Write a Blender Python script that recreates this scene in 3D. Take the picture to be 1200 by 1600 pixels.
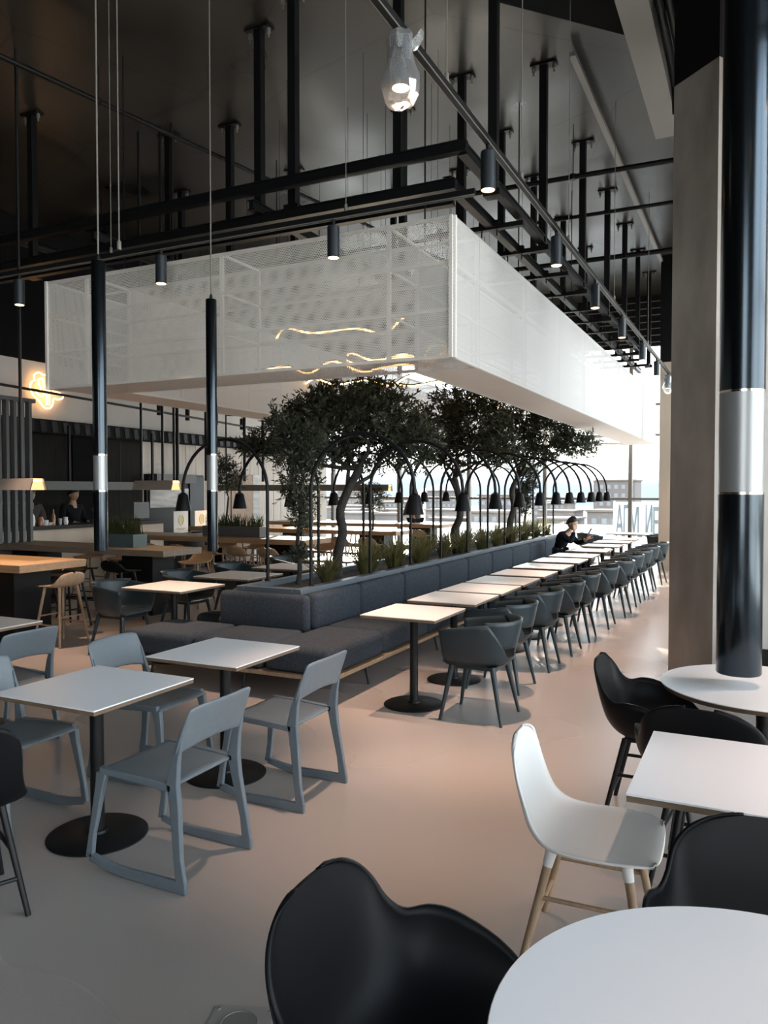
import bpy, bmesh, math, random
import numpy as np
from mathutils import Vector, Matrix, Euler
random.seed(7); rng = np.random.default_rng(7)
for o in list(bpy.data.objects): bpy.data.objects.remove(o)
SC = bpy.context.scene; COL = SC.collection
R = math.radians; PI = math.pi

# ------------------------------------------------------------------ camera
cam_d = bpy.data.cameras.new('camera'); cam = bpy.data.objects.new('camera', cam_d); COL.objects.link(cam)
cam.location = (0, 0, 1.70); cam.rotation_euler = (R(90 - 1.63), 0, R(25.9))
cam_d.sensor_width = 36; cam_d.lens = 36 * 1210 / 1600; cam_d.clip_start = .05; cam_d.clip_end = 3000
SC.camera = cam

# ------------------------------------------------------------------ world, sun, exposure
SKY = 3.9; SUN = 9.0; EXPO = 0.95
SC.view_settings.view_transform = 'Standard'; SC.view_settings.look = 'None'
SC.view_settings.gamma = 1; SC.view_settings.use_curve_mapping = False; SC.view_settings.exposure = EXPO
try:
    SC.cycles.transparent_max_bounces = 32; SC.cycles.max_bounces = 10; SC.cycles.diffuse_bounces = 6
    SC.cycles.sample_clamp_indirect = 6
except Exception: pass
W = bpy.data.worlds.new('sky'); SC.world = W; W.use_nodes = True
nt = W.node_tree; nt.nodes.clear()
wo = nt.nodes.new('ShaderNodeOutputWorld'); bg = nt.nodes.new('ShaderNodeBackground')
tc = nt.nodes.new('ShaderNodeTexCoord'); sx = nt.nodes.new('ShaderNodeSeparateXYZ'); cr = nt.nodes.new('ShaderNodeValToRGB')
nt.links.new(tc.outputs['Generated'], sx.inputs[0]); nt.links.new(sx.outputs['Z'], cr.inputs[0])
nt.links.new(cr.outputs[0], bg.inputs[0]); nt.links.new(bg.outputs[0], wo.inputs[0])
bg.inputs[1].default_value = SKY
e = cr.color_ramp.elements
e[0].position = 0.0; e[0].color = (1.0, .97, .93, 1); e[1].position = .6; e[1].color = (.62, .78, 1.0, 1)
m_ = e.new(.16); m_.color = (.93, .96, 1.0, 1)
sd = bpy.data.lights.new('sun', 'SUN'); sd.energy = SUN; sd.angle = R(.6); sd.color = (1, .9, .76)
so = bpy.data.objects.new('sun', sd); COL.objects.link(so)
so.rotation_euler = (R(-70), 0, R(24)); so.location = (-8, 40, 30)

# ------------------------------------------------------------------ materials
def mat(name, col, rough=.5, metal=0., spec=.5, emit=None, es=1.):
    m = bpy.data.materials.new(name); m.use_nodes = True
    b = m.node_tree.nodes['Principled BSDF']
    b.inputs['Base Color'].default_value = (*col, 1); b.inputs['Roughness'].default_value = rough
    b.inputs['Metallic'].default_value = metal; b.inputs['Specular IOR Level'].default_value = spec
    if emit: b.inputs['Emission Color'].default_value = (*emit, 1); b.inputs['Emission Strength'].default_value = es
    return m
def noisy(name, c1, c2, scale=4, rough=.5, metal=0., stretch=(1, 1, 1), detail=6, lohi=(.3, .7), rr=None, bump=0, bscale=60, spec=.5):
    m = mat(name, c1, rough, metal, spec); t = m.node_tree; b = t.nodes['Principled BSDF']
    co = t.nodes.new('ShaderNodeTexCoord'); mp = t.nodes.new('ShaderNodeMapping'); mp.inputs['Scale'].default_value = stretch
    n = t.nodes.new('ShaderNodeTexNoise'); n.inputs['Scale'].default_value = scale; n.inputs['Detail'].default_value = detail
    r = t.nodes.new('ShaderNodeValToRGB'); r.color_ramp.elements[0].position, r.color_ramp.elements[1].position = lohi
    r.color_ramp.elements[0].color = (*c1, 1); r.color_ramp.elements[1].color = (*c2, 1)
    t.links.new(co.outputs['Object'], mp.inputs[0]); t.links.new(mp.outputs[0], n.inputs[0])
    t.links.new(n.outputs[0], r.inputs[0]); t.links.new(r.outputs[0], b.inputs['Base Color'])
    if rr:
        q = t.nodes.new('ShaderNodeMapRange'); q.inputs[1].default_value, q.inputs[2].default_value = lohi
        q.inputs[3].default_value = rr[0]; q.inputs[4].default_value = rr[1]
        t.links.new(n.outputs[0], q.inputs[0]); t.links.new(q.outputs[0], b.inputs['Roughness'])
    if bump:
        n2 = t.nodes.new('ShaderNodeTexNoise'); n2.inputs['Scale'].default_value = bscale; n2.inputs['Detail'].default_value = 4
        bp = t.nodes.new('ShaderNodeBump'); bp.inputs['Strength'].default_value = bump; bp.inputs['Distance'].default_value = .01
        t.links.new(co.outputs['Object'], n2.inputs[0]); t.links.new(n2.outputs[0], bp.inputs['Height']); t.links.new(bp.outputs[0], b.inputs['Normal'])
    return m
def perforated(name, axis, pitch=.0175, hole=.365, col=(.74, .72, .70)):
    m = mat(name, col, .5); t = m.node_tree; b = t.nodes['Principled BSDF']; L = t.links.new
    co = t.nodes.new('ShaderNodeTexCoord'); sp = t.nodes.new('ShaderNodeSeparateXYZ'); L(co.outputs['Object'], sp.inputs[0])
    cb = t.nodes.new('ShaderNodeCombineXYZ'); L(sp.outputs['XYZ'.index(axis[0])], cb.inputs[0]); L(sp.outputs['XYZ'.index(axis[1])], cb.inputs[1])
    def vm(op, a, v=None, k=None):
        n = t.nodes.new('ShaderNodeVectorMath'); n.operation = op; L(a, n.inputs[0])
        if v is not None: n.inputs[1].default_value = v
        return n
    s = vm('MULTIPLY', cb.outputs[0], (1 / pitch, 1 / pitch / 1.732, 0)); ds = []
    for off in ((0, 0, 0), (.5, .5, 0)):
        a = vm('ADD', s.outputs[0], off); f = vm('FRACTION', a.outputs[0]); c = vm('SUBTRACT', f.outputs[0], (.5, .5, 0))
        g = vm('MULTIPLY', c.outputs[0], (1, 1.732, 0)); ds.append(vm('LENGTH', g.outputs[0]))
    mn = t.nodes.new('ShaderNodeMath'); mn.operation = 'MINIMUM'; L(ds[0].outputs['Value'], mn.inputs[0]); L(ds[1].outputs['Value'], mn.inputs[1])
    lt = t.nodes.new('ShaderNodeMath'); lt.operation = 'LESS_THAN'; lt.inputs[1].default_value = hole; L(mn.outputs[0], lt.inputs[0])
    tr = t.nodes.new('ShaderNodeBsdfTransparent'); mx = t.nodes.new('ShaderNodeMixShader')
    L(lt.outputs[0], mx.inputs[0]); L(b.outputs[0], mx.inputs[1]); L(tr.outputs[0], mx.inputs[2])
    L(mx.outputs[0], t.nodes['Material Output'].inputs[0]); return m
def glass(name, tint=(.97, .99, .98), rough=0):
    m = bpy.data.materials.new(name); m.use_nodes = True; t = m.node_tree; t.nodes.clear(); L = t.links.new
    o = t.nodes.new('ShaderNodeOutputMaterial'); tr = t.nodes.new('ShaderNodeBsdfTransparent'); tr.inputs[0].default_value = (*tint, 1)
    g = t.nodes.new('ShaderNodeBsdfGlossy'); g.inputs['Roughness'].default_value = rough; fr = t.nodes.new('ShaderNodeFresnel'); fr.inputs[0].default_value = 1.45
    mx = t.nodes.new('ShaderNodeMixShader'); L(fr.outputs[0], mx.inputs[0]); L(tr.outputs[0], mx.inputs[1]); L(g.outputs[0], mx.inputs[2]); L(mx.outputs[0], o.inputs[0]); return m
def emis(name, col, s):
    m = bpy.data.materials.new(name); m.use_nodes = True; t = m.node_tree; t.nodes.clear()
    o = t.nodes.new('ShaderNodeOutputMaterial'); e = t.nodes.new('ShaderNodeEmission'); e.inputs[0].default_value = (*col, 1); e.inputs[1].default_value = s
    t.links.new(e.outputs[0], o.inputs[0]); return m
def leafmat(name, c1, c2, tr=.25):
    m = noisy(name, c1, c2, 9, .5); t = m.node_tree; b = t.nodes['Principled BSDF']
    tl = t.nodes.new('ShaderNodeBsdfTranslucent'); mx = t.nodes.new('ShaderNodeMixShader'); mx.inputs[0].default_value = tr
    for l in list(t.links):
        if l.to_socket == b.inputs['Base Color']: t.links.new(l.from_socket, tl.inputs[0])
    t.links.new(b.outputs[0], mx.inputs[1]); t.links.new(tl.outputs[0], mx.inputs[2]); t.links.new(mx.outputs[0], t.nodes['Material Output'].inputs[0]); return m
M = dict(
 floor=noisy('polished_concrete', (.31, .262, .235), (.385, .332, .302), .5, .3, rr=(.20, .33), bump=.10, bscale=160, detail=2, lohi=(.1, .9)),
 ceiling=noisy('dark_ceiling', (.006, .006, .006), (.046, .040, .033), .6, .45, rr=(.26, .46), lohi=(.3, .72)),
 black=mat('black_paint', (.007, .0072, .008), .45, spec=.3),
 blackwall=mat('black_wall', (.009, .009, .010), .9, spec=.08),
 steel=mat('black_steel', (.0055, .006, .007), .45, 0, .25),
 shell=mat('black_plastic', (.0045, .005, .006), .45, spec=.16),
 steelblue=mat('slate_blue_metal', (.024, .031, .040), .36, .3),
 tubeblack=mat('satin_black_tube', (.052, .064, .076), .21, .95),
 tubeband=mat('brushed_grey_band', (.30, .31, .32), .35, .5),
 ring=mat('polished_ring', (.75, .70, .64), .2, 1.),
 concrete=noisy('raw_concrete', (.20, .18, .162), (.38, .345, .315), 2.6, .8, stretch=(1, 1, .4), detail=9, bump=.1, bscale=40),
 pillar=noisy('pale_timber_cladding', (.42, .35, .28), (.52, .44, .36), 3, .6, stretch=(1, 1, .15)),
 white=mat('white_laminate', (.84, .84, .85), .30), warmlit=mat('warm_lit_laminate', (.70, .635, .58), .4),  # second one is the white laminate with warm lamp light put into its colour
 lacquer=mat('white_lacquer', (.72, .70, .68), .5), soffit=mat('warm_soffit', (.76, .68, .62), .55), hatch=mat('hatch_steel', (.30, .27, .25), .45, .2),  # soffit: white lacquer with the warm floor bounce put into the colour
 plaster=noisy('pale_plaster', (.60, .57, .54), (.68, .65, .62), 1.2, .8),
 ply=noisy('plywood_edge', (.13, .085, .055), (.20, .135, .085), 8, .6, stretch=(1, 1, 9)),
 greychair=noisy('grey_blue_plastic', (.118, .140, .157), (.130, .153, .171), 30, .42, bump=.05, bscale=500),
 teal=mat('dark_teal_plastic', (.017, .028, .034), .40, spec=.4),
 fabric=noisy('charcoal_felt', (.029, .036, .045), (.053, .063, .076), 60, .95, bump=.4, bscale=350, spec=.2),
 oak=noisy('oak', (.24, .155, .092), (.36, .245, .155), 5, .5, stretch=(9, 9, .8)),
 oaktop=noisy('oak_top', (.30, .185, .10), (.40, .255, .145), 4, .42, stretch=(.8, 9, 9)),
 boards=noisy('whitewashed_boards', (.53, .49, .45), (.64, .60, .55), 3, .7, stretch=(6, 6, .5)),
 ledge=mat('steel_ledge', (.14, .17, .20), .4, .5), soil=noisy('gravel_soil', (.02, .018, .015), (.12, .10, .085), 45, .95, bump=.8, bscale=60),
 bark=noisy('olive_bark', (.013, .012, .011), (.038, .032, .027), 14, .9, stretch=(3, 3, 1), bump=.6, bscale=40),
 leaf=leafmat('olive_leaf', (.02, .027, .017), (.07, .08, .05), .32), grass=leafmat('spiky_leaf', (.085, .095, .035), (.23, .20, .085), .6),
 greengrass=leafmat('green_blade', (.03, .05, .02), (.07, .09, .035), .3),
 greymet=mat('grey_panel', (.10, .105, .11), .5, .2), darkwood=noisy('dark_panel', (.008, .0075, .007), (.017, .015, .013), 3, .7, stretch=(1, 6, .4), spec=.12), shadeoak=noisy('oak_top_shaded', (.15, .115, .085), (.22, .172, .13), 4, .5, stretch=(.8, 9, 9)),  # last one is the oak top with shade put into its colour
 mullion=mat('mullion_grey', (.16, .15, .14), .5, .3), glass=glass('clear_glass'), film=glass('clear_film', (.90, .92, .95), .15),
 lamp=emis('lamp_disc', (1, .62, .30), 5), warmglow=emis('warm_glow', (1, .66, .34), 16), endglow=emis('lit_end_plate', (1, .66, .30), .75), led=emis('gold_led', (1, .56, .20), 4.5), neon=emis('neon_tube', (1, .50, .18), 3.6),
 hood=noisy('taupe_hood', (.20, .175, .155), (.26, .23, .205), 3, .6),
 skin=mat('skin', (.42, .25, .17), .55), hair=mat('black_hair', (.012, .010, .009), .5), cloth=mat('dark_jersey', (.010, .012, .016), .95, spec=.1), cloth2=mat('grey_cloth', (.07, .066, .062), .95, spec=.1),
 paper=mat('poster_white', (.78, .78, .77), .6), yellow=mat('pale_yellow_print', (.60, .55, .25), .6), teralu=mat('trough_teal', (.05, .085, .095), .5),
 terrace=noisy('terrace_paving', (.40, .38, .35), (.48, .455, .42), .5, .8), city=noisy('city_haze_wall', (.10, .083, .074), (.145, .125, .112), .05, .9), hill=noisy('hazy_hill', (.165, .168, .172), (.18, .182, .185), .01, 1.),
 letter=mat('sign_letters', (.13, .135, .135), .6), dirt=noisy('tan_ground', (.11, .09, .073), (.15, .125, .10), .05, 1.), sign=mat('sign_white', (.72, .72, .70), .6),
 steelpanel=noisy('brushed_steel', (.16, .16, .16), (.30, .29, .28), 2, .4, .7, stretch=(1, 1, 5)), screen=mat('dim_screen', (.10, .11, .12), .3), conduit=mat('galvanised_conduit', (.20, .19, .175), .5, .3),
 pic=mat('white_porcelain', (.75, .74, .72), .3), amber=mat('amber_glass', (.25, .10, .04), .2),
)
M['perfXZ'] = perforated('perforated_sheet_front', 'XZ', hole=.375, col=(.82, .795, .77)); M['perfYZ'] = perforated('perforated_sheet_side', 'YZ', hole=.29, col=(.60, .60, .60))  # one white sheet; light balance put into the colours, front paler, side darker
M['perfXY'] = perforated('perforated_sheet_soffit', 'XY', col=(.72, .66, .61))  # warm bounce from the floor put into the sheet colour
def ceiling_seams():
    m = M['ceiling']; t = m.node_tree; L = t.links.new; b = t.nodes['Principled BSDF']; src = b.inputs['Base Color'].links[0].from_socket
    co = [n for n in t.nodes if n.type == 'TEX_COORD'][0]; w = t.nodes.new('ShaderNodeTexVoronoi'); w.feature = 'DISTANCE_TO_EDGE'; w.inputs['Scale'].default_value = .33
    L(co.outputs['Object'], w.inputs['Vector']); r = t.nodes.new('ShaderNodeMapRange'); r.inputs[1].default_value = 0; r.inputs[2].default_value = .008; r.inputs[3].default_value = .3; r.inputs[4].default_value = 1
    L(w.outputs['Distance'], r.inputs[0]); mx = t.nodes.new('ShaderNodeVectorMath'); mx.operation = 'MULTIPLY'; L(src, mx.inputs[0]); L(r.outputs[0], mx.inputs[1]); L(mx.outputs[0], b.inputs['Base Color'])
ceiling_seams()
def filmmat():
    m = M['film']; t = m.node_tree; L = t.links.new; o = [n for n in t.nodes if n.type == 'OUTPUT_MATERIAL'][0]; src = o.inputs[0].links[0].from_socket
    d = t.nodes.new('ShaderNodeBsdfTranslucent'); d.inputs[0].default_value = (.85, .87, .9, 1); d2 = t.nodes.new('ShaderNodeBsdfDiffuse'); d2.inputs[0].default_value = (.8, .82, .85, 1)
    a = t.nodes.new('ShaderNodeMixShader'); L(d.outputs[0], a.inputs[1]); L(d2.outputs[0], a.inputs[2]); x = t.nodes.new('ShaderNodeMixShader'); x.inputs[0].default_value = .24
    L(src, x.inputs[1]); L(a.outputs[0], x.inputs[2]); L(x.outputs[0], o.inputs[0])
filmmat()
M['stripe'] = mat('striped_fascia', (.014, .014, .016), .8, spec=.1)

# ------------------------------------------------------------------ mesh helpers
class MB:
    def __init__(s): s.v = []; s.f = []
    def add(s, v, f):
        n = len(s.v); s.v += [tuple(p) for p in v]; s.f += [tuple(i + n for i in q) for q in f]; return s
    def box(s, c, d, rz=0, rx=0, ry=0):
        m = Euler((rx, ry, rz)).to_matrix(); c = Vector(c); v = []
        for z in (-.5, .5):
            for x, y in ((-.5, -.5), (.5, -.5), (.5, .5), (-.5, .5)): v.append(c + m @ Vector((x * d[0], y * d[1], z * d[2])))
        return s.add(v, [(3, 2, 1, 0), (4, 5, 6, 7), (0, 1, 5, 4), (1, 2, 6, 5), (2, 3, 7, 6), (3, 0, 4, 7)])
    def bar(s, a, b, w, h=None):
        """rectangular bar between two points"""
        return s.tube([a, b], w / 2, 4, sq=(w, h or w))
    def rbox(s, c, d, r=.02, seg=3):
        """box with rounded edges"""
        bm = bmesh.new(); bmesh.ops.create_cube(bm, size=1); bmesh.ops.scale(bm, vec=d, verts=bm.verts)
        bmesh.ops.bevel(bm, geom=bm.edges[:], offset=r, segments=seg, profile=.5, affect='EDGES')
        bm.verts.index_update(); v = [Vector(c) + x.co for x in bm.verts]; f = [[w.index for w in q.verts] for q in bm.faces]; bm.free(); return s.add(v, f)
    def loft(s, rings, cap=True, closed=True):
        n = len(rings[0]); v = [p for r in rings for p in r]; f = []
        for i in range(len(rings) - 1):
            for j in range(n if closed else n - 1):
                k = (j + 1) % n; f.append((i * n + j, i * n + k, (i + 1) * n + k, (i + 1) * n + j))
        if cap: f.append(tuple(range(n - 1, -1, -1))); f.append(tuple((len(rings) - 1) * n + j for j in range(n)))
        return s.add(v, f)
    def tube(s, pts, r, n=8, sq=None, cap=True, loop=False):
        P = [Vector(p) for p in pts]; rs = r if isinstance(r, (list, tuple)) else [r] * len(P); rings = []; up = None
        for i, p in enumerate(P):
            a = P[i - 1] if i else (P[-1] if loop else P[0]); b = P[i + 1] if i < len(P) - 1 else (P[0] if loop else P[-1])
            t = (b - a).normalized()
            if up is None:
                up = Vector((0, 0, 1)) if abs(t.z) < .95 else Vector((1, 0, 0))
            sd_ = t.cross(up).normalized(); up = sd_.cross(t).normalized()
            if sq: rings.append([p + sd_ * x * sq[0] / 2 + up * y * sq[1] / 2 for x, y in ((-1, -1), (1, -1), (1, 1), (-1, 1))])
            else: rings.append([p + (sd_ * math.cos(k * 2 * PI / n) + up * math.sin(k * 2 * PI / n)) * rs[i] for k in range(n)])
        if loop: rings.append(rings[0]); cap = False
        return s.loft(rings, cap)
    def lathe(s, prof, n=20, c=(0, 0, 0), cap=True):
        return s.loft([[Vector((c[0] + r * math.cos(k * 2 * PI / n), c[1] + r * math.sin(k * 2 * PI / n), c[2] + z)) for k in range(n)] for r, z in prof], cap)
    def grid(s, G):
        h = len(G); w = len(G[0])
        return s.add([p for r in G for p in r], [(i * w + j, i * w + j + 1, (i + 1) * w + j + 1, (i + 1) * w + j) for i in range(h - 1) for j in range(w - 1)])
    def build(s, name, m, parent=None, ang=38, solid=0, off=0, sub=0, bev=0):
        me = bpy.data.meshes.new(name); me.from_pydata(s.v, [], s.f); me.validate(); me.update()
        me.polygons.foreach_set('use_smooth', [True] * len(me.polygons)); me.set_sharp_from_angle(angle=R(ang))
        me.materials.append(M[m] if isinstance(m, str) else m)
        o = bpy.data.objects.new(name, me); COL.objects.link(o)
        if parent: o.parent = parent
        if solid: q = o.modifiers.new('s', 'SOLIDIFY'); q.thickness = solid; q.offset = off
        if bev: q = o.modifiers.new('b', 'BEVEL'); q.width = bev; q.segments = 2; q.limit_method = 'ANGLE'; q.angle_limit = R(50)
        if sub: q = o.modifiers.new('u', 'SUBSURF'); q.levels = q.render_levels = sub
        return o
def crm(keys, n):
    """Catmull-Rom through key tuples, n samples"""
    K = np.array(keys, float); K = np.vstack([2 * K[0] - K[1], K, 2 * K[-1] - K[-2]]); out = []
    for t in np.linspace(0, len(keys) - 1 - 1e-9, n):
        i = int(t); u = t - i; a, b, c, d = K[i:i + 4]
        out.append(.5 * ((2 * b) + (c - a) * u + (2 * a - 5 * b + 4 * c - d) * u * u + (3 * b - a - 3 * c + d) * u ** 3))
    return np.array(out)
def tag(o, label=None, cat=None, group=None, kind=None):
    if label: o['label'] = label
    if cat: o['category'] = cat
    if group: o['group'] = group
    if kind: o['kind'] = kind
    return o
def thing(name, label, cat, loc=(0, 0, 0), rz=0, group=None):
    o = bpy.data.objects.new(name, None); COL.objects.link(o); o.empty_display_size = .1
    o.location = loc; o.rotation_euler = (0, 0, R(rz)); return tag(o, label, cat, group)
def one(name, mb, m, label, cat, group=None, **k): return tag(mb.build(name, m, None, **k), label, cat, group)
def struct(name, mb, m, parent=None, **k):
    o = mb.build(name, m, parent, **k)
    if not parent: o['kind'] = 'structure'
    return o
KIDS = {}
def dup(root, loc, rz=None, label=None, group=None):
    r = root.copy(); COL.objects.link(r); r.location = tuple(loc) if len(loc) == 3 else (loc[0], loc[1], 0)
    if rz is not None: r.rotation_euler = (0, 0, R(rz))
    if label: r['label'] = label
    if group: r['group'] = group
    for ch in list(root.children):
        c = ch.copy(); COL.objects.link(c); c.parent = r
        for g in list(ch.children):
            d = g.copy(); COL.objects.link(d); d.parent = c
    return r
ORD = ['first', 'second', 'third', 'fourth', 'fifth', 'sixth', 'seventh', 'eighth', 'ninth', 'tenth', 'eleventh', 'twelfth', 'thirteenth', 'fourteenth', 'fifteenth', 'sixteenth']

# ================================================================== THE SETTING
struct('floor', MB().box((-5.6, 7.8, -.1), (18.4, 26, .2)), 'floor')
struct('ceiling', MB().box((-5.6, 7.8, 6.7), (18.4, 26, .2)), 'ceiling')
YB = 20.6; XL = -12.0
# left wall: black above, pale band, dark kitchen front, whitewashed boards
wl = struct('wall_left', MB().box((XL - .1, 7.7, 5.33), (.2, 25.8, 2.54)), 'blackwall')
struct('wall_left_band', MB().box((XL - .1, 7.7, 3.52), (.2, 25.8, 1.08)), 'plaster', wl)
struct('wall_left_kitchen', MB().box((XL - .1, 4.0, 1.49), (.2, 17.4, 2.98)), 'darkwood', wl)
struct('wall_left_boards', MB().box((XL - .1, 16.65, 1.49), (.2, 7.9, 2.98)), 'boards', wl)
b = MB()
for k in range(22): b.box((XL + .006, 12.9 + k * .36, 1.49), (.012, .34, 2.96))
struct('wall_left_planks', b, 'boards', wl)
fa = MB().box((XL + .10, 12.6, 2.87), (.2, 15.6, .25)); struct('trim_1', fa, 'stripe')
b = MB()
for k in range(60): b.box((XL + .205, 5.1 + k * .26, 2.87), (.012, .12, .2), rx=.18)
struct('trim_1_stripes', b, 'steel', bpy.data.objects['trim_1'])
struct('ceiling_dropped', MB().loft([[Vector((x, y, z)) for x, y in ((-13.7, -4.9), (3.25, -4.9), (3.25, 8.2), (-.9, 8.2), (-1.24, 8.54))] for z in (6.42, 6.598)]), 'blackwall', bpy.data.objects['ceiling'])
# black beam line over the pale band
# back glazing
bk = struct('wall_back', MB().box((-5.7, YB + .1, 5.97), (12.8, .2, 1.26)), 'blackwall')
b = MB()
for k in range(7): b.box((-5.7, YB - .005, 5.42 + k * .17), (12.8, .012, .022))
struct('trim_2', b, 'mullion')
w1 = struct('window_1', MB().box((-5.7, YB + .05, 2.67), (12.6, .012, 5.34)), 'glass')
b = MB()
for x in (-11.72, -9.5, -7.35, -5.2, -2.99, -.8): b.box((x, YB, 2.67), (.09, .14, 5.34))
struct('window_mullions', b, 'mullion', w1)
b = MB()
for z, h in ((.05, .1), (1.47, .06), (3.09, .06), (3.86, .06)): b.box((-5.7, YB, z), (12.6, .12, h))
struct('window_transoms', b, 'mullion', w1)
# right: concrete wall end, pale wall with black skirting, window walls (outside the frame, they let the daylight in)
def prism(pts, z0, z1): return MB().loft([[Vector((x, y, z0)) for x, y in pts], [Vector((x, y, z1)) for x, y in pts]])
cp = [(-.76, 7.70), (-.36, 7.33), (.02, 7.95), (.02, 8.4), (-.42, 8.4)]
cw = struct('wall_right_concrete', prism(cp, 0, 5.42), 'concrete')
struct('wall_right_soffit', prism(cp, 5.42, 6.6), 'blackwall', cw)
struct('wall_right', MB().box((1.66, 8.31, 2.71), (3.3, .2, 5.42)), 'plaster')
struct('wall_right_top', MB().box((1.66, 8.31, 6.01), (3.3, .2, 1.18)), 'blackwall', bpy.data.objects['wall_right'])
struct('baseboard_right', MB().box((1.66, 8.195, .09), (3.28, .03, .18)), 'black')
struct('pillar_right', MB().box((-1.5, 17.5, 2.19), (.85, .5, 4.38)), 'pillar')
struct('pillar_right_top', MB().box((-1.5, 17.5, 5.49), (.85, .5, 2.22)), 'blackwall', bpy.data.objects['pillar_right'])
for n, (cx, cy, lx, ly) in enumerate(((3.35, 1.6, .1, 13.3), (.62, 14.5, .1, 12.2), (1.7, -5.1, 3.3, .1))):
    w = struct('window_%d' % (n + 2), MB().box((cx, cy, 2.75), (max(lx * .12, .012) if lx < 1 else lx, max(ly * .12, .012) if ly < 1 else ly, 5.5)), 'glass')
    b = MB(); L_ = max(lx, ly)
    for k in range(int(L_ / 2.2) + 1):
        q = -L_ / 2 + k * 2.2
        b.box((cx + (q if lx > 1 else 0), cy + (q if ly > 1 else 0), 2.75), (.1, .1, 5.5))
    for z in (.05, 1.1, 3.4, 5.5): b.box((cx, cy, z), (lx, ly, .08))
    struct('window_frame', b, 'mullion', w)
    struct('lintel', MB().box((cx, cy, 6.05), (lx, ly, 1.1)), 'blackwall', w)
struct('wall_front', MB().box((-7.2, -5.1, 3.3), (14.4, .2, 6.6)), 'blackwall')
# floor hatch
t = thing('floor_hatch', 'square metal floor hatch with a round lid in the floor beside the front black armchair', 'hatch', (-1.47, 1.97, .001), 20)
MB().box((0, 0, .001), (.20, .16, .004)).build('plate', 'hatch', t); MB().lathe([(0, .0035), (.056, .0035), (.0575, .0055), (.0605, .0055), (.062, .003)], 28, cap=False).build('rim', 'conduit', t)
b = MB()
for x in (-.085, .085):
    for y in (-.065, .065): b.lathe([(.007, .003), (.006, .006), (.0, .006)], 8, (x, y, 0))
b.build('screws', 'conduit', t)

# ================================================================== OUTSIDE
struct('terrace_floor', MB().box((-8, YB + 9.2, -.11), (60, 18, .2)), 'terrace')
struct('ground', MB().box((0, 850, -14), (3000, 1620, .4)), 'dirt')
b = MB()
for k in range(9): b.lathe([(160 - 8 * k * .2, 0), (130, 16), (80, 30 + 5 * (k % 3)), (25, 38 + 6 * (k % 2)), (0, 40)], 14, (-760 + 170 * k, 900 + 40 * (k % 3), -15))
struct('hills', b, 'hill')
rs = random.Random(3)
for k in range(46):
    row, c = divmod(k, 8); y = 210 + 80 * row + rs.uniform(-6, 6); x = -y * .05 - (c + .5) * (y * .60 / 8) + rs.uniform(-2, 2); h = rs.uniform(5, 10) + (rs.random() < .2) * rs.uniform(5, 12); w_ = min(rs.uniform(14, 30), y * .046); d_ = rs.uniform(9, 16)
    t = thing('building', 'pale hazy block of the distant town beyond the glass wall', 'building', (x, y, -13.8), rs.uniform(-3, 3), 'distant town buildings')
    MB().box((0, 0, h / 2), (w_, d_, h)).build('wall', 'city', t); MB().box((0, 0, h + .2), (w_ + .8, d_ + .8, .5)).build('roof', 'dirt' if k % 2 else 'city', t)
    b = MB()
    for i in range(int(w_ / 2.6)):
        for j in range(max(1, int(h / 3))): b.box((-w_ / 2 + 1.8 + i * 2.5, -d_ / 2 - .02, 1.6 + 3 * j), (1.2, .06, 1.4))
    b.build('windows', 'hill', t)
# parapet and the standing letters seen from behind
t = thing('letter_sign', 'row of tall grey capital letters on a white frame standing outside on the terrace', 'sign', (-3.55, 27.5, 0), 3)
MB().box((0, .06, .66), (2.0, .04, 1.26)).build('panel', 'sign', t)
b = MB()
for x in np.linspace(-.97, .97, 5): b.box((x, .1, .66), (.05, .05, 1.32))
b.build('frame', 'sign', t)
cu = bpy.data.curves.new('lettering', 'FONT'); cu.body = 'АПVL ИEPM'; cu.size = 1.18; cu.extrude = .02; cu.align_x = 'CENTER'; cu.space_character = .9
tmp = bpy.data.objects.new('tmp', cu); COL.objects.link(tmp); bpy.context.view_layer.update()
me = bpy.data.meshes.new_from_object(tmp.evaluated_get(bpy.context.evaluated_depsgraph_get())); bpy.data.objects.remove(tmp)
lo = bpy.data.objects.new('lettering', me); COL.objects.link(lo); me.materials.clear(); me.materials.append(M['letter'])
wx = max(v.co.x for v in me.vertices) - min(v.co.x for v in me.vertices)
lo.parent = t; lo.location = (0, .02, .10); lo.rotation_euler = (R(90), 0, 0); lo.scale = (1.8 / wx, 1.28, 1)

# ================================================================== CANOPY
X0, X1, Y0, Y1, Z0, Z1 = -7.05, -2.3, 6.05, 19.7, 2.80, 3.97
XI0, XI1, YI0, YI1 = -6.43, -2.93, 6.70, 19.05
cx_, cy_ = (X0 + X1) / 2, (Y0 + Y1) / 2
cn = thing('perforated_canopy', 'large white perforated metal canopy hanging over the planter trees and benches', 'canopy', (cx_, cy_, Z0))
bx_ = [X0, -6.45, -4.68, -2.9, X1]; by_ = [Y0, Y0 + .65] + [Y0 + .65 + 1.543 * k for k in range(1, 9)]; by_[-1] = Y1
H_ = Z1 - Z0; TH = .003
def LX(x): return x - cx_
def LY(y): return y - cy_
for y in (Y0, Y1):
    for a, c in zip(bx_, bx_[1:]): MB().box((LX((a + c) / 2), LY(y), H_ / 2), (c - a - .004, TH, H_)).build('perforated_panel', 'perfXZ', cn)
for x in (X0, X1):
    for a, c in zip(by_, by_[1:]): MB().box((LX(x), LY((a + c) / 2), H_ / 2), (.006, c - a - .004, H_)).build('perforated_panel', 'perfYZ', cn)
for y in (YI0, YI1): MB().box((LX((XI0 + XI1) / 2), LY(y), H_ / 2), (XI1 - XI0, TH, H_)).build('inner_panel', 'perfXZ', cn)
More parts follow.
